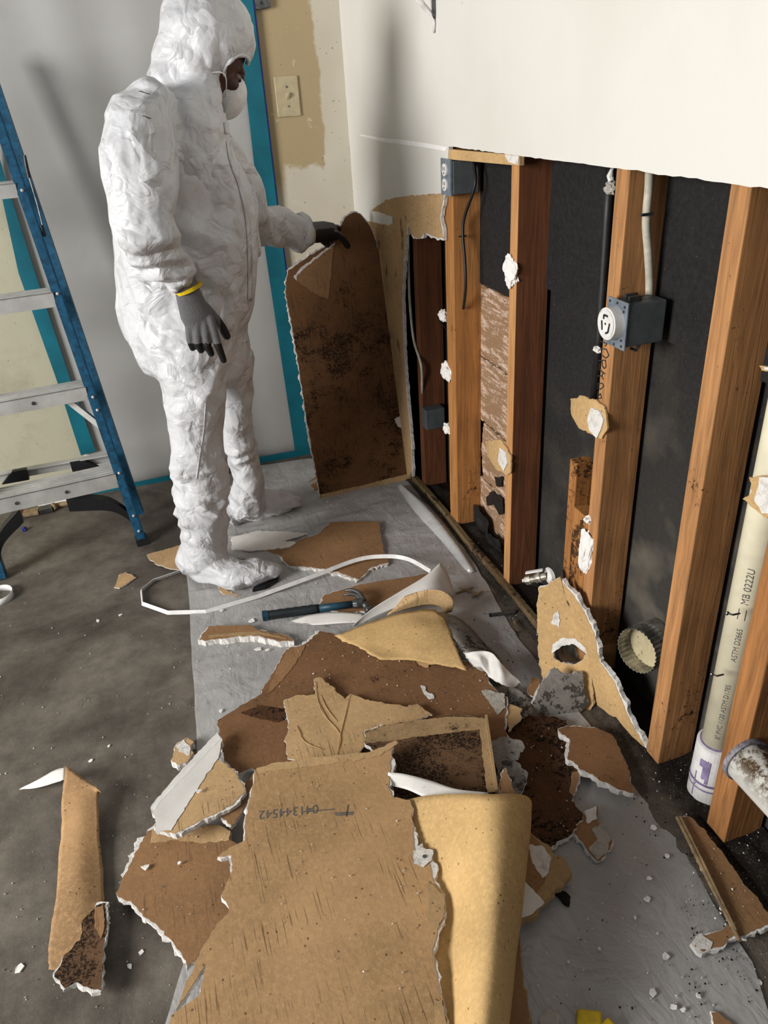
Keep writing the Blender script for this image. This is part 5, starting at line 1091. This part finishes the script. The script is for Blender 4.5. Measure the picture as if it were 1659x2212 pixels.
# ------------------------------------------------------------------ crumbs
chips = [(42, 2091, 12, 'square white chip alone at the lower left edge of the floor'), (148, 2088, 0, ''), (196, 1645, 6, 'oval plaster chip on the concrete right of the bent white strip end'), (305, 2058, 8, 'white chip between the peeled strip and the dark board, upper'), (280, 2087, 9, 'triangular white chip between the peeled strip and the dark board, lower'),
         (213, 1341, 6, 'small plaster chip on the concrete left of the pile'), (260, 1329, 5, 'small plaster chip near the white bead strip bend'), (236, 1612, 5, 'small plaster chip on the open concrete floor'), (545, 1342, 9, 'white plaster chip between hammer grip and broken strip'), (558, 1402, 9, 'cluster-sized white chip below the broken strip'), (578, 1405, 6, 'small white chip right below the broken strip'),
         (478, 1320, 6, 'white plaster chip under the bead strip on the sheet'), (477, 1536, 7, 'upright oval white chip left of the large brown board'), (314, 1873, 10, 'square white chip lying on the left dark board', 0.034), (388, 1865, 5, 'round white crumb near the middle of the left dark board', 0.034),
         (430, 1710, 8, 'oblong white chip on the half-painted piece', 0.080), (1412, 1788, 8, 'pale chip on the grey sheet near the wall'), (1403, 1898, 8, 'pale oblong chip on the grey sheet'), (1398, 1943, 9, 'angular grey-white chip on the grey sheet centre'), (1438, 2068, 10, 'round pale chip on the lower grey sheet'), (1410, 2145, 15, 'largest pale chip near the bottom of the grey sheet'),
         (1455, 2176, 9, 'pale chip left of a pair at the bottom of the grey sheet'), (1475, 2183, 9, 'pale chip right of a pair at the bottom of the grey sheet'), (1508, 2150, 8, 'ragged pale chip right of the largest chip'), (1372, 1983, 5, 'tiny white chip right of the charred scrap'), (1294, 2050, 5, 'small white chip at the left of the grey sheet'), (1228, 2079, 5, 'small white chip close to the curled roll'),
         (1442, 1850, 8, 'pale chip by the grey sheet edge facing the wall'), (1400, 1658, 10, 'white plaster crumb by the tip of the wedge board'), (1367, 1640, 8, 'white plaster crumb below the wedge board'), (1640, 2120, 9, 'pale chip on the dirt at the lower right edge'), (1484, 1740, 8, 'pinkish chip beside the near stud foot'), (760, 915, 0, ''), (760, 1018, 0, '')]
def chip(px, py, r, z, seed):
    c = gz(px, py, z); rng = random.Random(seed); e = abs((gz(px + r, py, z) - c).length) * 0.95
    n = rng.choice((5, 6, 7)); a0_ = rng.random() * 6; P = [c + Vector((math.cos(a0_ + 2 * math.pi * i / n) * e * rng.uniform(0.45, 1.15), math.sin(a0_ + 2 * math.pi * i / n) * e * rng.uniform(0.45, 1.2), 0.0022 + rng.uniform(-0.001, 0.002))) for i in range(n)]
    bm = bmesh.new(); T = [bm.verts.new(p) for p in P]; B = [bm.verts.new(p * 1.0 + Vector((0, 0, -(p.z - z)))) for p in P]; bm.faces.new(T); bm.faces.new(B[::-1])
    for i in range(n): bm.faces.new((T[i], B[i], B[(i + 1) % n], T[(i + 1) % n]))
    return bm, c
for i, q in enumerate(chips):
    if q[2] == 0: continue
    bm, c = chip(q[0], q[1], q[2], q[4] if len(q) > 4 else (0.006 if 420 < q[0] < 1560 else 0.0), i + 50)
    tag(bm_obj('plaster_chip', bm, M['gyp_s'], origin=c, bevel=0.0008), q[3], 'chip', 'loose plaster chips on the floor')
def scatter(name, label, cat, regions, mat, smin, smax, seed):
    rng = random.Random(seed); bm = bmesh.new()
    for (x0, y0_, x1, y1_, z, cnt) in regions:
        for _ in range(cnt):
            px_, py_ = rng.uniform(x0, x1), rng.uniform(y0_, y1_); p = gz(px_, py_, z)
            if p.x > 0.97 or p.y > YB - 0.02: continue
            s = smin + (smax - smin) * rng.random() ** 4; R = Euler((rng.random() * 6, rng.random() * 6, rng.random() * 6)).to_matrix()
            vs = [bm.verts.new(p + Vector((0, 0, s * 0.4)) + R @ Vector(v) * s) for v in ((1, 0, -0.5), (-0.6, 0.8, -0.4), (-0.5, -0.9, -0.4), (0.1, 0.1, 0.6))]
            for f in ((0, 1, 2), (0, 3, 1), (1, 3, 2), (2, 3, 0)): bm.faces.new([vs[k] for k in f])
    return tag(bm_obj(name, bm, M[mat]), label, cat, kind='stuff')
scatter('plaster_crumbs', 'fine white plaster crumbs strewn over floor, sheet and boards', 'crumbs',
        [(0, 1200, 420, 2212, 0.001, 420), (420, 1080, 1000, 1420, 0.008, 520), (420, 1420, 640, 1600, 0.008, 120), (1150, 1600, 1659, 2212, 0.006, 520), (1000, 1150, 1200, 1500, 0.006, 260), (600, 1380, 1080, 1560, 0.052, 260), (250, 1780, 500, 2050, 0.032, 70), (560, 1680, 940, 2212, 0.117, 110), (1100, 1560, 1250, 1800, 0.022, 160), (1480, 1780, 1640, 2000, 0.032, 140), (1380, 1500, 1659, 1800, 0.02, 180), (900, 1000, 1100, 1250, 0.02, 60)], 'gyp', 0.0005, 0.0030, 5)
scatter('dirt_crumbs', 'black dirt crumbs scattered on the sheet and along the wall foot', 'dirt',
        [(1200, 1700, 1659, 2212, 0.006, 260), (1000, 1180, 1170, 1480, 0.006, 380), (1380, 1620, 1560, 1800, 0.006, 350), (1480, 1780, 1659, 2150, 0.008, 400), (420, 1100, 900, 1500, 0.008, 60), (800, 1560, 1060, 1720, 0.087, 120)], 'dirt', 0.0006, 0.0032, 6)
# loose soil bank along the wall foot
bm = bmesh.new(); NX, NY = 14, 150; V = []
for j in range(NY):
    y = -0.2 + 2.95 * j / (NY - 1); row = []
    for i in range(NX):
        u = i / (NX - 1); x0_ = 0.79 if y < 1.15 else 0.84; x = x0_ + (0.97 - x0_) * u + 0.012 * noise.noise(Vector((0, y * 8, 3)))
        h = max(0.0, min(1, u * 2.4)) ** 1.3 * (0.018 + 0.013 * noise.noise(Vector((x * 20, y * 14, 1)))) + 0.004 * noise.noise(Vector((x * 90, y * 90, 1)))
        if y < 1.0: h += 0.005 * u
        row.append(bm.verts.new((x, y, (0.0005 if i == 0 else max(0.0008, h)))))
    V.append(row)
for j in range(NY - 1):
    for i in range(NX - 1): bm.faces.new((V[j][i], V[j][i + 1], V[j + 1][i + 1], V[j + 1][i]))
kk = NT('damp_soil', 0.9, 0.2); na = kk.noise(30, 6, 0.8); nb = kk.noise(200, 3, 0.8); nx = kk.ramp(kk.axis(0), 0.80, 0.885)
cc_ = kk.mix(kk.math('ADD', nx, kk.math('MULTIPLY', kk.math('SUBTRACT', na, 0.5), 1.4)), lin((96, 88, 78)), lin((26, 21, 18)))
kk.color(kk.mix(kk.ramp(nb, 0.60, 0.68, 0, 0.55), cc_, lin((150, 140, 128)))); kk.bump(nb, 0.003); M['soil'] = kk.m
tag(bm_obj('soil', bm, M['soil'], smooth=True), 'black damp soil and mould heaped along the foot of the open wall', 'soil', kind='stuff')

# ================================================================== PERSON
def depth_px(p):      # metres per pixel at a world point
    v = np.array([p[0], p[1], p[2] - H]); return float((RW.T @ v)[2]) / FPX
def add_ball(bm, c, r, sc=(1, 1, 1), rot=None, sub=3):
    s = bmesh.ops.create_icosphere(bm, subdivisions=sub, radius=1)
    Rm = rot.to_3x3() if rot else Matrix.Identity(3)
    for v in s['verts']: v.co = Vector(c) + Rm @ Vector((v.co.x * r * sc[0], v.co.y * r * sc[1], v.co.z * r * sc[2]))
def ring_loft(bm, rings, k=1.0, seg=28):
    """rings: (px_left, px_right, py, Y, half depth) horizontal ellipses"""
    R = []
    for (xl, xr, y, Y, ry) in rings:
        c = wy((xl + xr) / 2, y, Y); a = wy(xl, y, Y); b = wy(xr, y, Y); hx = abs(b.x - a.x) / 2
        R.append([bm.verts.new((c.x + math.cos(t) * hx * k, c.y + math.sin(t) * ry * k, c.z)) for t in [2 * math.pi * j / seg for j in range(seg)]])
    for a, b in zip(R, R[1:]):
        for j in range(seg): bm.faces.new((a[j], a[(j + 1) % seg], b[(j + 1) % seg], b[j]))
    bm.faces.new(R[0]); bm.faces.new(R[-1][::-1])
def limb(bm, pts, k=1.0, seg=20):
    """pts: (px, py, Y, radius px)"""
    P = [wy(p[0], p[1], p[2]) for p in pts]; Rr = [p[3] * depth_px(q) * k for p, q in zip(pts, P)]
    tube(bm, P, Rr, seg); add_ball(bm, P[0], Rr[0]); add_ball(bm, P[-1], Rr[-1])
def remeshed(bm, voxel, smooth=2):
    bmesh.ops.recalc_face_normals(bm, faces=bm.faces)
    me = bpy.data.meshes.new('tmp'); bm.to_mesh(me); bm.free(); ob = bpy.data.objects.new('tmp', me); COL.objects.link(ob)
    r = ob.modifiers.new('r', 'REMESH'); r.mode = 'VOXEL'; r.voxel_size = voxel
    if smooth:
        q = ob.modifiers.new('s', 'SMOOTH'); q.iterations = smooth; q.factor = 0.5
    dg = C.evaluated_depsgraph_get(); dg.update(); out = bpy.data.meshes.new_from_object(ob.evaluated_get(dg))
    COL.objects.unlink(ob); bpy.data.objects.remove(ob); bpy.data.meshes.remove(me); return out

TORSO = [(385, 470, 160, 2.27, .09), (305, 482, 185, 2.27, .14), (262, 488, 215, 2.27, .18), (240, 494, 260, 2.27, .20), (238, 505, 310, 2.27, .20), (243, 528, 370, 2.28, .20), (246, 548, 430, 2.28, .20), (245, 562, 500, 2.28, .20),
         (247, 566, 570, 2.28, .20), (252, 562, 640, 2.28, .205), (268, 552, 710, 2.28, .20), (292, 545, 760, 2.28, .18), (330, 540, 800, 2.28, .15), (360, 520, 830, 2.28, .10)]
LEG_N = [(300, 500, 740, 2.19, .11), (338, 494, 800, 2.18, .11), (350, 492, 860, 2.17, .105), (362, 497, 940, 2.17, .095), (366, 502, 1020, 2.17, .09), (372, 504, 1080, 2.17, .085), (388, 500, 1130, 2.17, .075), (392, 498, 1175, 2.17, .07), (395, 495, 1215, 2.17, .065)]
LEG_F = [(430, 546, 760, 2.38, .10), (455, 547, 830, 2.41, .10), (468, 548, 880, 2.43, .09), (480, 545, 930, 2.44, .085), (492, 562, 985, 2.45, .08), (498, 570, 1030, 2.45, .075), (500, 572, 1075, 2.46, .07), (500, 575, 1110, 2.46, .06)]
ARM_N = [(320, 235, 2.10, 62), (296, 285, 2.07, 78), (292, 340, 2.05, 80), (300, 400, 2.03, 74), (308, 460, 2.02, 66), (325, 520, 2.02, 60), (352, 565, 2.03, 50), (384, 592, 2.04, 38)]
ARM_F = [(455, 330, 2.42, 70), (505, 420, 2.46, 62), (550, 478, 2.52, 46), (590, 488, 2.58, 42), (622, 494, 2.62, 40), (643, 502, 2.64, 39)]
def foot(bm, heel, ball, toe, k=1.0):
    H_, B_, T_ = [gz(*p) for p in (heel, ball, toe)]
    d = (T_ - H_).normalized()
    K = ((H_, .062, .075, .07), (H_.lerp(B_, 0.35), .062, .070, .06), (H_.lerp(B_, 0.7), .060, .056, .05), (B_, .064, .050, .045), (B_.lerp(T_, 0.6), .058, .042, .039), (T_, .044, .032, .031))
    for a, b in zip(K, K[1:]):
        for u in (0, 0.25, 0.5, 0.75, 1.0):
            q = a[0].lerp(b[0], u); m = [a[i_] * (1 - u) + b[i_] * u for i_ in (1, 2, 3)]
            add_ball(bm, (q.x, q.y, m[2] * k + 0.003), 1, (m[0] * k, m[0] * k, m[1] * k))
def build_person():
    base = gz(520, 1200, 0.0)
    t = thing('person', 'person in white hooded coverall and dust mask, holding up the mouldy board', 'person', base)
    hd = wy(459, 112, 2.27); hrot = Euler((0, math.radians(36), 0)).to_matrix()
    # ---- body (skin), one continuous mesh
    bm = bmesh.new()
    ring_loft(bm, TORSO, 0.72); ring_loft(bm, LEG_N, 0.66); ring_loft(bm, LEG_F, 0.66); limb(bm, ARM_N, 0.55); limb(bm, ARM_F, 0.60)
    foot(bm, (432, 1236), (510, 1245), (550, 1238), 0.62); foot(bm, (520, 1125), (580, 1112), (610, 1106), 0.62)
    add_ball(bm, hd, 1, (0.080, 0.070, 0.105), hrot)                                   # skull
    f = hrot @ Vector((1, 0, 0)); dn_ = hrot @ Vector((0, 0, -1))
    add_ball(bm, hd + f * 0.030 + dn_ * 0.075, 1, (0.052, 0.052, 0.055), hrot)         # jaw
    add_ball(bm, hd + f * 0.066 + dn_ * 0.118, 1, (0.020, 0.024, 0.018), hrot)         # chin
    tube(bm, [hd + dn_ * 0.05 - f * 0.02, wy(415, 205, 2.27)], [0.055, 0.062], 18)     # neck
    add_ball(bm, hd + f * 0.080 + dn_ * 0.002, 1, (0.012, 0.046, 0.010), hrot)         # brow
    tube(bm, [hd + f * 0.088 + dn_ * 0.008, hd + f * 0.104 + dn_ * 0.040], [0.007, 0.014], 12); add_ball(bm, hd + f * 0.104 + dn_ * 0.040, 0.014)   # nose
    for sy in (-1, 1):
        add_ball(bm, hd + f * 0.068 + dn_ * 0.040 + Vector((0, sy * 0.034, 0)), 0.020)  # cheeks
        add_ball(bm, hd - f * 0.005 + dn_ * 0.022 + Vector((0, sy * 0.074, 0)), 1, (0.012, 0.004, 0.022), hrot)   # ears
    for s in (-0.010, 0.0): add_ball(bm, hd + f * 0.090 + dn_ * (0.082 - s), 1, (0.010, 0.022, 0.006), hrot)   # lips
    hands(bm, 0.72)
    me = remeshed(bm, 0.0065, 1); link('body', me, M['skin'], t, smooth=True)
    for sy in (-1, 1):
        bm = bmesh.new(); c = hd + f * 0.074 + dn_ * 0.018 + Vector((0, sy * 0.030, 0)); add_ball(bm, c, 0.0095); e = bm_obj('eye', bm, M['eye'], t, smooth=True)
        bm = bmesh.new(); add_ball(bm, c + f * 0.0075 + dn_ * 0.004, 0.0062, sub=2); bm_obj('iris', bm, M['ink'], e, smooth=True)
    # ---- coverall
    bm = bmesh.new(); ring_loft(bm, TORSO); ring_loft(bm, LEG_N); ring_loft(bm, LEG_F); limb(bm, ARM_N); limb(bm, ARM_F)
    foot(bm, (432, 1248), (508, 1269), (586, 1250)); foot(bm, (512, 1128), (590, 1112), (632, 1100))
    for (x, y, Y, r, sy) in ((438, 82, 2.27, 96, 1.15), (430, 45, 2.27, 84, 1.1), (468, 60, 2.27, 82, 1.1), (488, 95, 2.27, 60, 1.3), (501, 98, 2.27, 53, 1.4), (400, 130, 2.27, 76, 1.35), (455, 132, 2.27, 46, 1.6), (370, 160, 2.27, 52, 1.8), (462, 24, 2.27, 62, 1.0), (432, 6, 2.27, 58, 1.0), (352, 170, 2.26, 40, 2.0), (375, 128, 2.27, 56, 1.5)):
        c = wy(x, y, Y); rr = r * depth_px(c); add_ball(bm, c, 1, (rr, rr * sy * 0.85, rr))
    me = remeshed(bm, 0.0060, 3)
    hz = hd.z
    def creaz(p):
        q = p + Vector((noise.noise(p * 3.1), noise.noise(p * 3.1 + Vector((9, 0, 0))), noise.noise(p * 3.1 + Vector((0, 9, 0))))) * 0.10
        low = p.z < 0.42; a = 1.0
        lw = min(1.0, max(0.0, (0.52 - p.z) / 0.2))
        n1 = (1 - lw) * (1 - 2.2 * abs(noise.noise(Vector((q.x * 5, q.y * 5, (q.z + 0.6 * q.x) * 6))))) + lw * (1 - 2.2 * abs(noise.noise(Vector((q.x * 5, q.y * 5, (q.z + 0.6 * q.x) * 13)))))
        n2 = 1 - 2.2 * abs(noise.noise(Vector((q.x * 15 + q.z * 6, q.y * 15, q.z * 10 + 5))))
        v1 = noise.voronoi(q * 6.5)[0]; v2 = noise.voronoi(q * 21.0)[0]
        n3 = noise.noise(p * 4.0)
        amp = 1.0
        if p.z > 1.33: amp = 0.85
        fold = 0.0
        zz_ = q.z + 0.25 * q.x
        if p.z < 0.50:
            w_ = ((q.z + 0.9 * q.x * noise.noise(q * 2)) * 12 + noise.noise(q * 7) * 1.6) % 1.0; fold = 0.008 * (1 - abs(2 * w_ - 1)) * min(1, (0.50 - p.z) / 0.2)
        elif 0.55 < p.z < 0.78:
            w_ = ((q.z - 0.5 * q.x) * 9 + noise.noise(q * 4)) % 1.0; fold = 0.010 * (1 - abs(2 * w_ - 1)) * max(0.0, 1 - abs(p.z - 0.665) / 0.115)
        elif p.y < 2.12 and p.z > 0.9:
            w_ = ((q.z + 0.5 * q.x) * 10 + noise.noise(q * 4) * 1.3) % 1.0; fold = 0.013 * (1 - abs(2 * w_ - 1)) * min(1.0, (p.z - 0.9) / 0.08, (2.12 - p.y) / 0.04)
        elif p.x > 0.33 and p.z < 1.2:
            w_ = ((q.x + 0.4 * q.z) * 13 + noise.noise(q * 5)) % 1.0; fold = 0.010 * (1 - abs(2 * w_ - 1))
        return fold - 0.005 + (0.0100 * n1 + 0.0028 * n2 + 0.012 * (v1[1] - v1[0]) * 0.6 - 0.010 * v1[0] + 0.003 * (v2[1] - v2[0]) + 0.012 * n3) * amp - 0.004
    nr = [v.normal.copy() for v in me.vertices]
    for v, n in zip(me.vertices, nr): v.co = v.co + n * creaz(v.co)
    for v in me.vertices:
        if v.co.z < 0.004: v.co.z = 0.004
    # crisp facets of stiff film: collapse to large triangles, then round their edges slightly
    ob = bpy.data.objects.new('tmp', me); COL.objects.link(ob)
    q_ = ob.modifiers.new('d', 'DECIMATE'); q_.ratio = min(1.0, 7500 / max(1, 2 * len(me.polygons)))
    q_ = ob.modifiers.new('u', 'SUBSURF'); q_.subdivision_type = 'SIMPLE'; q_.levels = 2; q_.render_levels = 2
    q_ = ob.modifiers.new('s', 'SMOOTH'); q_.iterations = 1; q_.factor = 0.5
    dg = C.evaluated_depsgraph_get(); dg.update(); me = bpy.data.meshes.new_from_object(ob.evaluated_get(dg)); COL.objects.unlink(ob); bpy.data.objects.remove(ob)
    # face opening in the hood
    bm = bmesh.new(); bm.from_mesh(me); kill = []
    oc = wy(506, 140, 2.22)
    for f_ in bm.faces:
        c = f_.calc_center_median(); q = RW.T @ np.array([c.x, c.y, c.z - H]); px_ = CX + FPX * q[0] / q[2]; py_ = CY + FPX * q[1] / q[2]
        if c.z > 1.30 and px_ > 470:
            # ellipse on the front of the hood, running past the near cheek to the chin
            du = (px_ - 510) / 27.0; dv = (py_ - 142 + (px_ - 509) * 0.5) / 19.0
            if du * du + dv * dv < 1 or (f_.normal.x > 0.30 and 150 < py_ < 245 and px_ > 480 and c.y > 2.17): kill.append(f_)
    bmesh.ops.delete(bm, geom=kill, context='FACES')
    adj = {}
    for e in bm.edges:
        if len(e.link_faces) == 1:
            a, b = e.verts; adj.setdefault(a, []).append(b); adj.setdefault(b, []).append(a)
    seen = set(); loops = []
    for v0 in list(adj):
        if v0 in seen: continue
        lp = [v0]; seen.add(v0); cur = v0
        while True:
            nx_ = [w for w in adj[cur] if w not in seen]
            if not nx_: break
            cur = nx_[0]; seen.add(cur); lp.append(cur)
        loops.append(lp)
    lp = max(loops, key=len); LP = [v.co.copy() for v in lp]
    for _ in range(6): LP = [(LP[i - 1] + LP[i] * 2 + LP[(i + 1) % len(LP)]) / 4 for i in range(len(LP))]
    for v, q in zip(lp, LP): v.co = q
    hm = bmesh.new(); LP = LP[::3]; LP.append(LP[0]); tube(hm, LP, [0.0048 + 0.0014 * math.sin(i * 1.9) for i in range(len(LP))], 8); bm_obj('hood_hem', hm, M['tyvek'], t, smooth=True)
    # open the sleeve ends
    for (px_, py_, Y, nn) in ((398, 606, 2.04, None), (660, 503, 2.66, None)):
        pass
    me2 = bpy.data.meshes.new('coverall'); bm.to_mesh(me2); bm.free()
    co = link('coverall', me2, M['tyvek'], t, smooth=True); so = co.modifiers.new('t', 'SOLIDIFY'); so.thickness = 0.0015; so.offset = -1
    # surface seams: zip flap, side seam, back seam, laid on the coverall surface
    bvh = BVHTree.FromPolygons([v.co + Vector(t.location) for v in me2.vertices], [tuple(p.vertices) for p in me2.polygons])
    def hit(px_, py_):
        r = Vector(ray(px_, py_)).normalized(); h = bvh.ray_cast(Vector((0, 0, H)), r); return (h[0], h[1]) if h[0] else None
    def seam(name, line, wpx, mat='tyvek', off=0.002):
        bm = bmesh.new(); prev = None; L = cr([Vector((a, b, 0)) for a, b in line], 10)
        for q in L:
            A = hit(q.x - wpx / 2, q.y); B = hit(q.x + wpx / 2, q.y)
            if not A or not B or (A[0] - B[0]).length > 0.05: prev = None; continue
            o = (Vector((0, 0, H)) - A[0]).normalized() * off; cur = (bm.verts.new(A[0] + o), bm.verts.new(B[0] + o))
            if prev: bm.faces.new((prev[0], cur[0], cur[1], prev[1]))
            prev = cur
        ob = bm_obj(name, bm, M[mat], t, smooth=True); s_ = ob.modifiers.new('t', 'SOLIDIFY'); s_.thickness = 0.0015
    seam('zip_flap', [(482, 215), (486, 250), (492, 300), (500, 350), (518, 400), (532, 460), (538, 520), (540, 600), (538, 680), (530, 740)], 9, off=0.003)
    seam('side_seam', [(444, 870), (440, 930), (432, 980), (425, 1035)], 2, off=0.0008)
    seam('dark_scuff', [(300, 196), (312, 200), (322, 203)], 5, 'ink_grey', 0.0015); seam('dark_scuff', [(308, 250), (325, 256)], 4, 'ink_grey', 0.0015)
    # gathered cuffs and hood hem
    for c0_, c1_, r in (((384, 592, 2.04), (399, 610, 2.04), 36), ((643, 502, 2.64), (654, 504, 2.65), 40)):
        a = wy(*c0_); b = wy(*c1_); k = depth_px(a); bm = bmesh.new(); d = (b - a)
        tube(bm, [a - d * 0.5, a, a.lerp(b, .5), b], [r * k * 0.9, r * k * 1.0, r * k * 1.04, r * k * 0.98], 40, False)
        for v in bm.verts: v.co += (v.co - a).normalized() * 0.006 * noise.noise(v.co * 45)
        ob = bm_obj('cuff', bm, M['tyvek'], t, smooth=True); s_ = ob.modifiers.new('t', 'SOLIDIFY'); s_.thickness = 0.0015
    # ---- mask
    mc = hd + f * 0.078 + dn_ * 0.068
    bm = bmesh.new(); add_ball(bm, mc, 1, (0.046, 0.046, 0.058), hrot, 4); mk = bm_obj('dust_mask', bm, M['mask'], t, smooth=True)
    bm = bmesh.new(); tube(bm, cr([mc + Vector((-0.01, -0.044, 0.0)), hd + Vector((0.01, -0.077, -0.05)), hd + Vector((-0.05, -0.072, -0.05))], 5), 0.0015, 6); bm_obj('strap', bm, M['white_pl'], mk)
    # ---- gloves
    for side in (0, 1):
        bm = bmesh.new(); hands(bm, 1.0, side); me = remeshed(bm, 0.0032, 2)
        pd = Vector((-0.35, 0.9, -0.1)).normalized() if side == 0 else Vector((0.1, -0.45, -0.85)).normalized()
        me.materials.append(M['glove']); me.materials.append(M['coat'])
        for p in me.polygons:
            c = p.center; k = p.normal.dot(pd) > (0.12 if side == 0 else -0.05)
            q = RW.T @ np.array([c.x, c.y, c.z - H]); px_ = CX + FPX * q[0] / q[2]; py_ = CY + FPX * q[1] / q[2]
            if side == 0:
                tip = py_ > 742 or (px_ > 476 and py_ < 735)
                k = (k or tip) and py_ > 655
            else:
                k = (k or px_ > 742) and px_ > 672
            p.material_index = 1 if k else 0
        g = bpy.data.objects.new('glove', me); COL.objects.link(g); g.parent = t; me.transform(Matrix.Translation(-Vector(t.location)))
        for p in me.polygons: p.use_smooth = True
        a = wy(405, 620, 2.04) if side == 0 else wy(662, 505, 2.655); b = wy(408, 626, 2.04) if side == 0 else wy(665, 505, 2.66)
        bm = bmesh.new(); rr = 0.037 if side == 0 else 0.034; tube(bm, [a, b], [rr, rr], 30); bm_obj('yellow_hem', bm, M['yellow'], g, smooth=False)
    # ---- shoe sole peeking out
    bm = bmesh.new(); a = gz(545, 1278, 0.0); b = gz(603, 1252, 0.0); P = [gz(x, y, 0.0) for x, y in ((545, 1282), (575, 1275), (602, 1258), (604, 1247), (585, 1250), (555, 1268))]
    slab(bm, [p + Vector((0, 0, 0.016)) for p in P], Vector((0, 0, 1)), 0.014); bm_obj('shoe_sole', bm, M['black'], t, bevel=0.004)
    return t
def hands(bm, k=1.0, only=None):
    def ch(pts, rs):
        P = [wy(*p) for p in pts]; tube(bm, P, [r * k for r in rs], 14); add_ball(bm, P[0], rs[0] * k, sub=2); add_ball(bm, P[-1], rs[-1] * k, sub=2)
    if only in (None, 0):
        # hanging near hand: wrist, flat palm, four fingers, thumb
        P = [wy(398, 602, 2.035), wy(404, 625, 2.035), wy(412, 650, 2.03), wy(424, 682, 2.025), wy(436, 708, 2.025)]
        W_ = [0.029, 0.031, 0.035, 0.040, 0.038]; T_ = [0.024, 0.022, 0.020, 0.020, 0.017]
        ax_ = (wy(462, 700, 2.025) - wy(408, 712, 2.02)).normalized(); R = []
        nn = Vector((0.12, 1, 0.1)).normalized()
        for p, w_, th_ in zip(P, W_, T_):
            R.append([bm.verts.new(p + ax_ * math.cos(a) * w_ * k + nn * math.sin(a) * th_ * k) for a in [2 * math.pi * j / 20 for j in range(20)]])
        for a, b in zip(R, R[1:]):
            for j in range(20): bm.faces.new((a[j], a[(j + 1) % 20], b[(j + 1) % 20], b[j]))
        bm.faces.new(R[0]); bm.faces.new(R[-1][::-1])
        ch([(408, 690, 2.025), (409, 715, 2.02), (410, 735, 2.022), (416, 752, 2.035)], [0.012, 0.0105, 0.0095, 0.0085])
        ch([(424, 695, 2.02), (426, 722, 2.012), (428, 743, 2.014), (434, 757, 2.028)], [0.013, 0.0112, 0.010, 0.009])
        ch([(440, 695, 2.02), (444, 722, 2.010), (448, 746, 2.012), (456, 764, 2.026)], [0.013, 0.0115, 0.0102, 0.009])
        ch([(454, 690, 2.02), (463, 720, 2.012), (472, 748, 2.010), (483, 778, 2.020)], [0.013, 0.0115, 0.0102, 0.009])
        ch([(440, 665, 2.045), (466, 690, 2.060), (480, 708, 2.065), (490, 726, 2.065)], [0.017, 0.0135, 0.012, 0.011])
    if only in (None, 1):
        # far hand gripping the board: thumb in front, fingers behind
        P = [wy(646, 505, 2.63), wy(662, 505, 2.655), (wy(682, 502, 2.685)), wy(704, 500, 2.715), wy(724, 500, 2.735)]
        R = []; ax_ = Vector((0.15, -0.45, -1)).normalized(); 
        for i, (p, w_, th_) in enumerate(zip(P, [0.031, 0.032, 0.036, 0.036, 0.030], [0.023, 0.023, 0.022, 0.020, 0.016])):
            d = (P[min(i + 1, 4)] - P[max(0, i - 1)]).normalized(); a2 = (ax_ - d * ax_.dot(d)).normalized(); nn = d.cross(a2)
            R.append([bm.verts.new(p + a2 * math.cos(a) * w_ * k + nn * math.sin(a) * th_ * k) for a in [2 * math.pi * j / 20 for j in range(20)]])
        for a, b in zip(R, R[1:]):
            for j in range(20): bm.faces.new((a[j], a[(j + 1) % 20], b[(j + 1) % 20], b[j]))
        bm.faces.new(R[0]); bm.faces.new(R[-1][::-1])
        ch([(708, 505, 2.715), (726, 505, 2.720), (740, 516, 2.722), (751, 531, 2.728)], [0.015, 0.0135, 0.012, 0.011])
        ch([(716, 494, 2.735), (728, 492, 2.765), (734, 496, 2.80), (738, 506, 2.82)], [0.013, 0.0115, 0.010, 0.009])
        ch([(712, 502, 2.735), (722, 504, 2.77), (728, 510, 2.805), (732, 522, 2.82)], [0.013, 0.0115, 0.010, 0.009])
        ch([(706, 512, 2.735), (714, 516, 2.77), (720, 524, 2.80), (724, 536, 2.81)], [0.013, 0.0115, 0.010, 0.009])
        ch([(698, 520, 2.73), (706, 528, 2.765), (711, 538, 2.79), (715, 550, 2.80)], [0.012, 0.0105, 0.009, 0.008])
build_person()
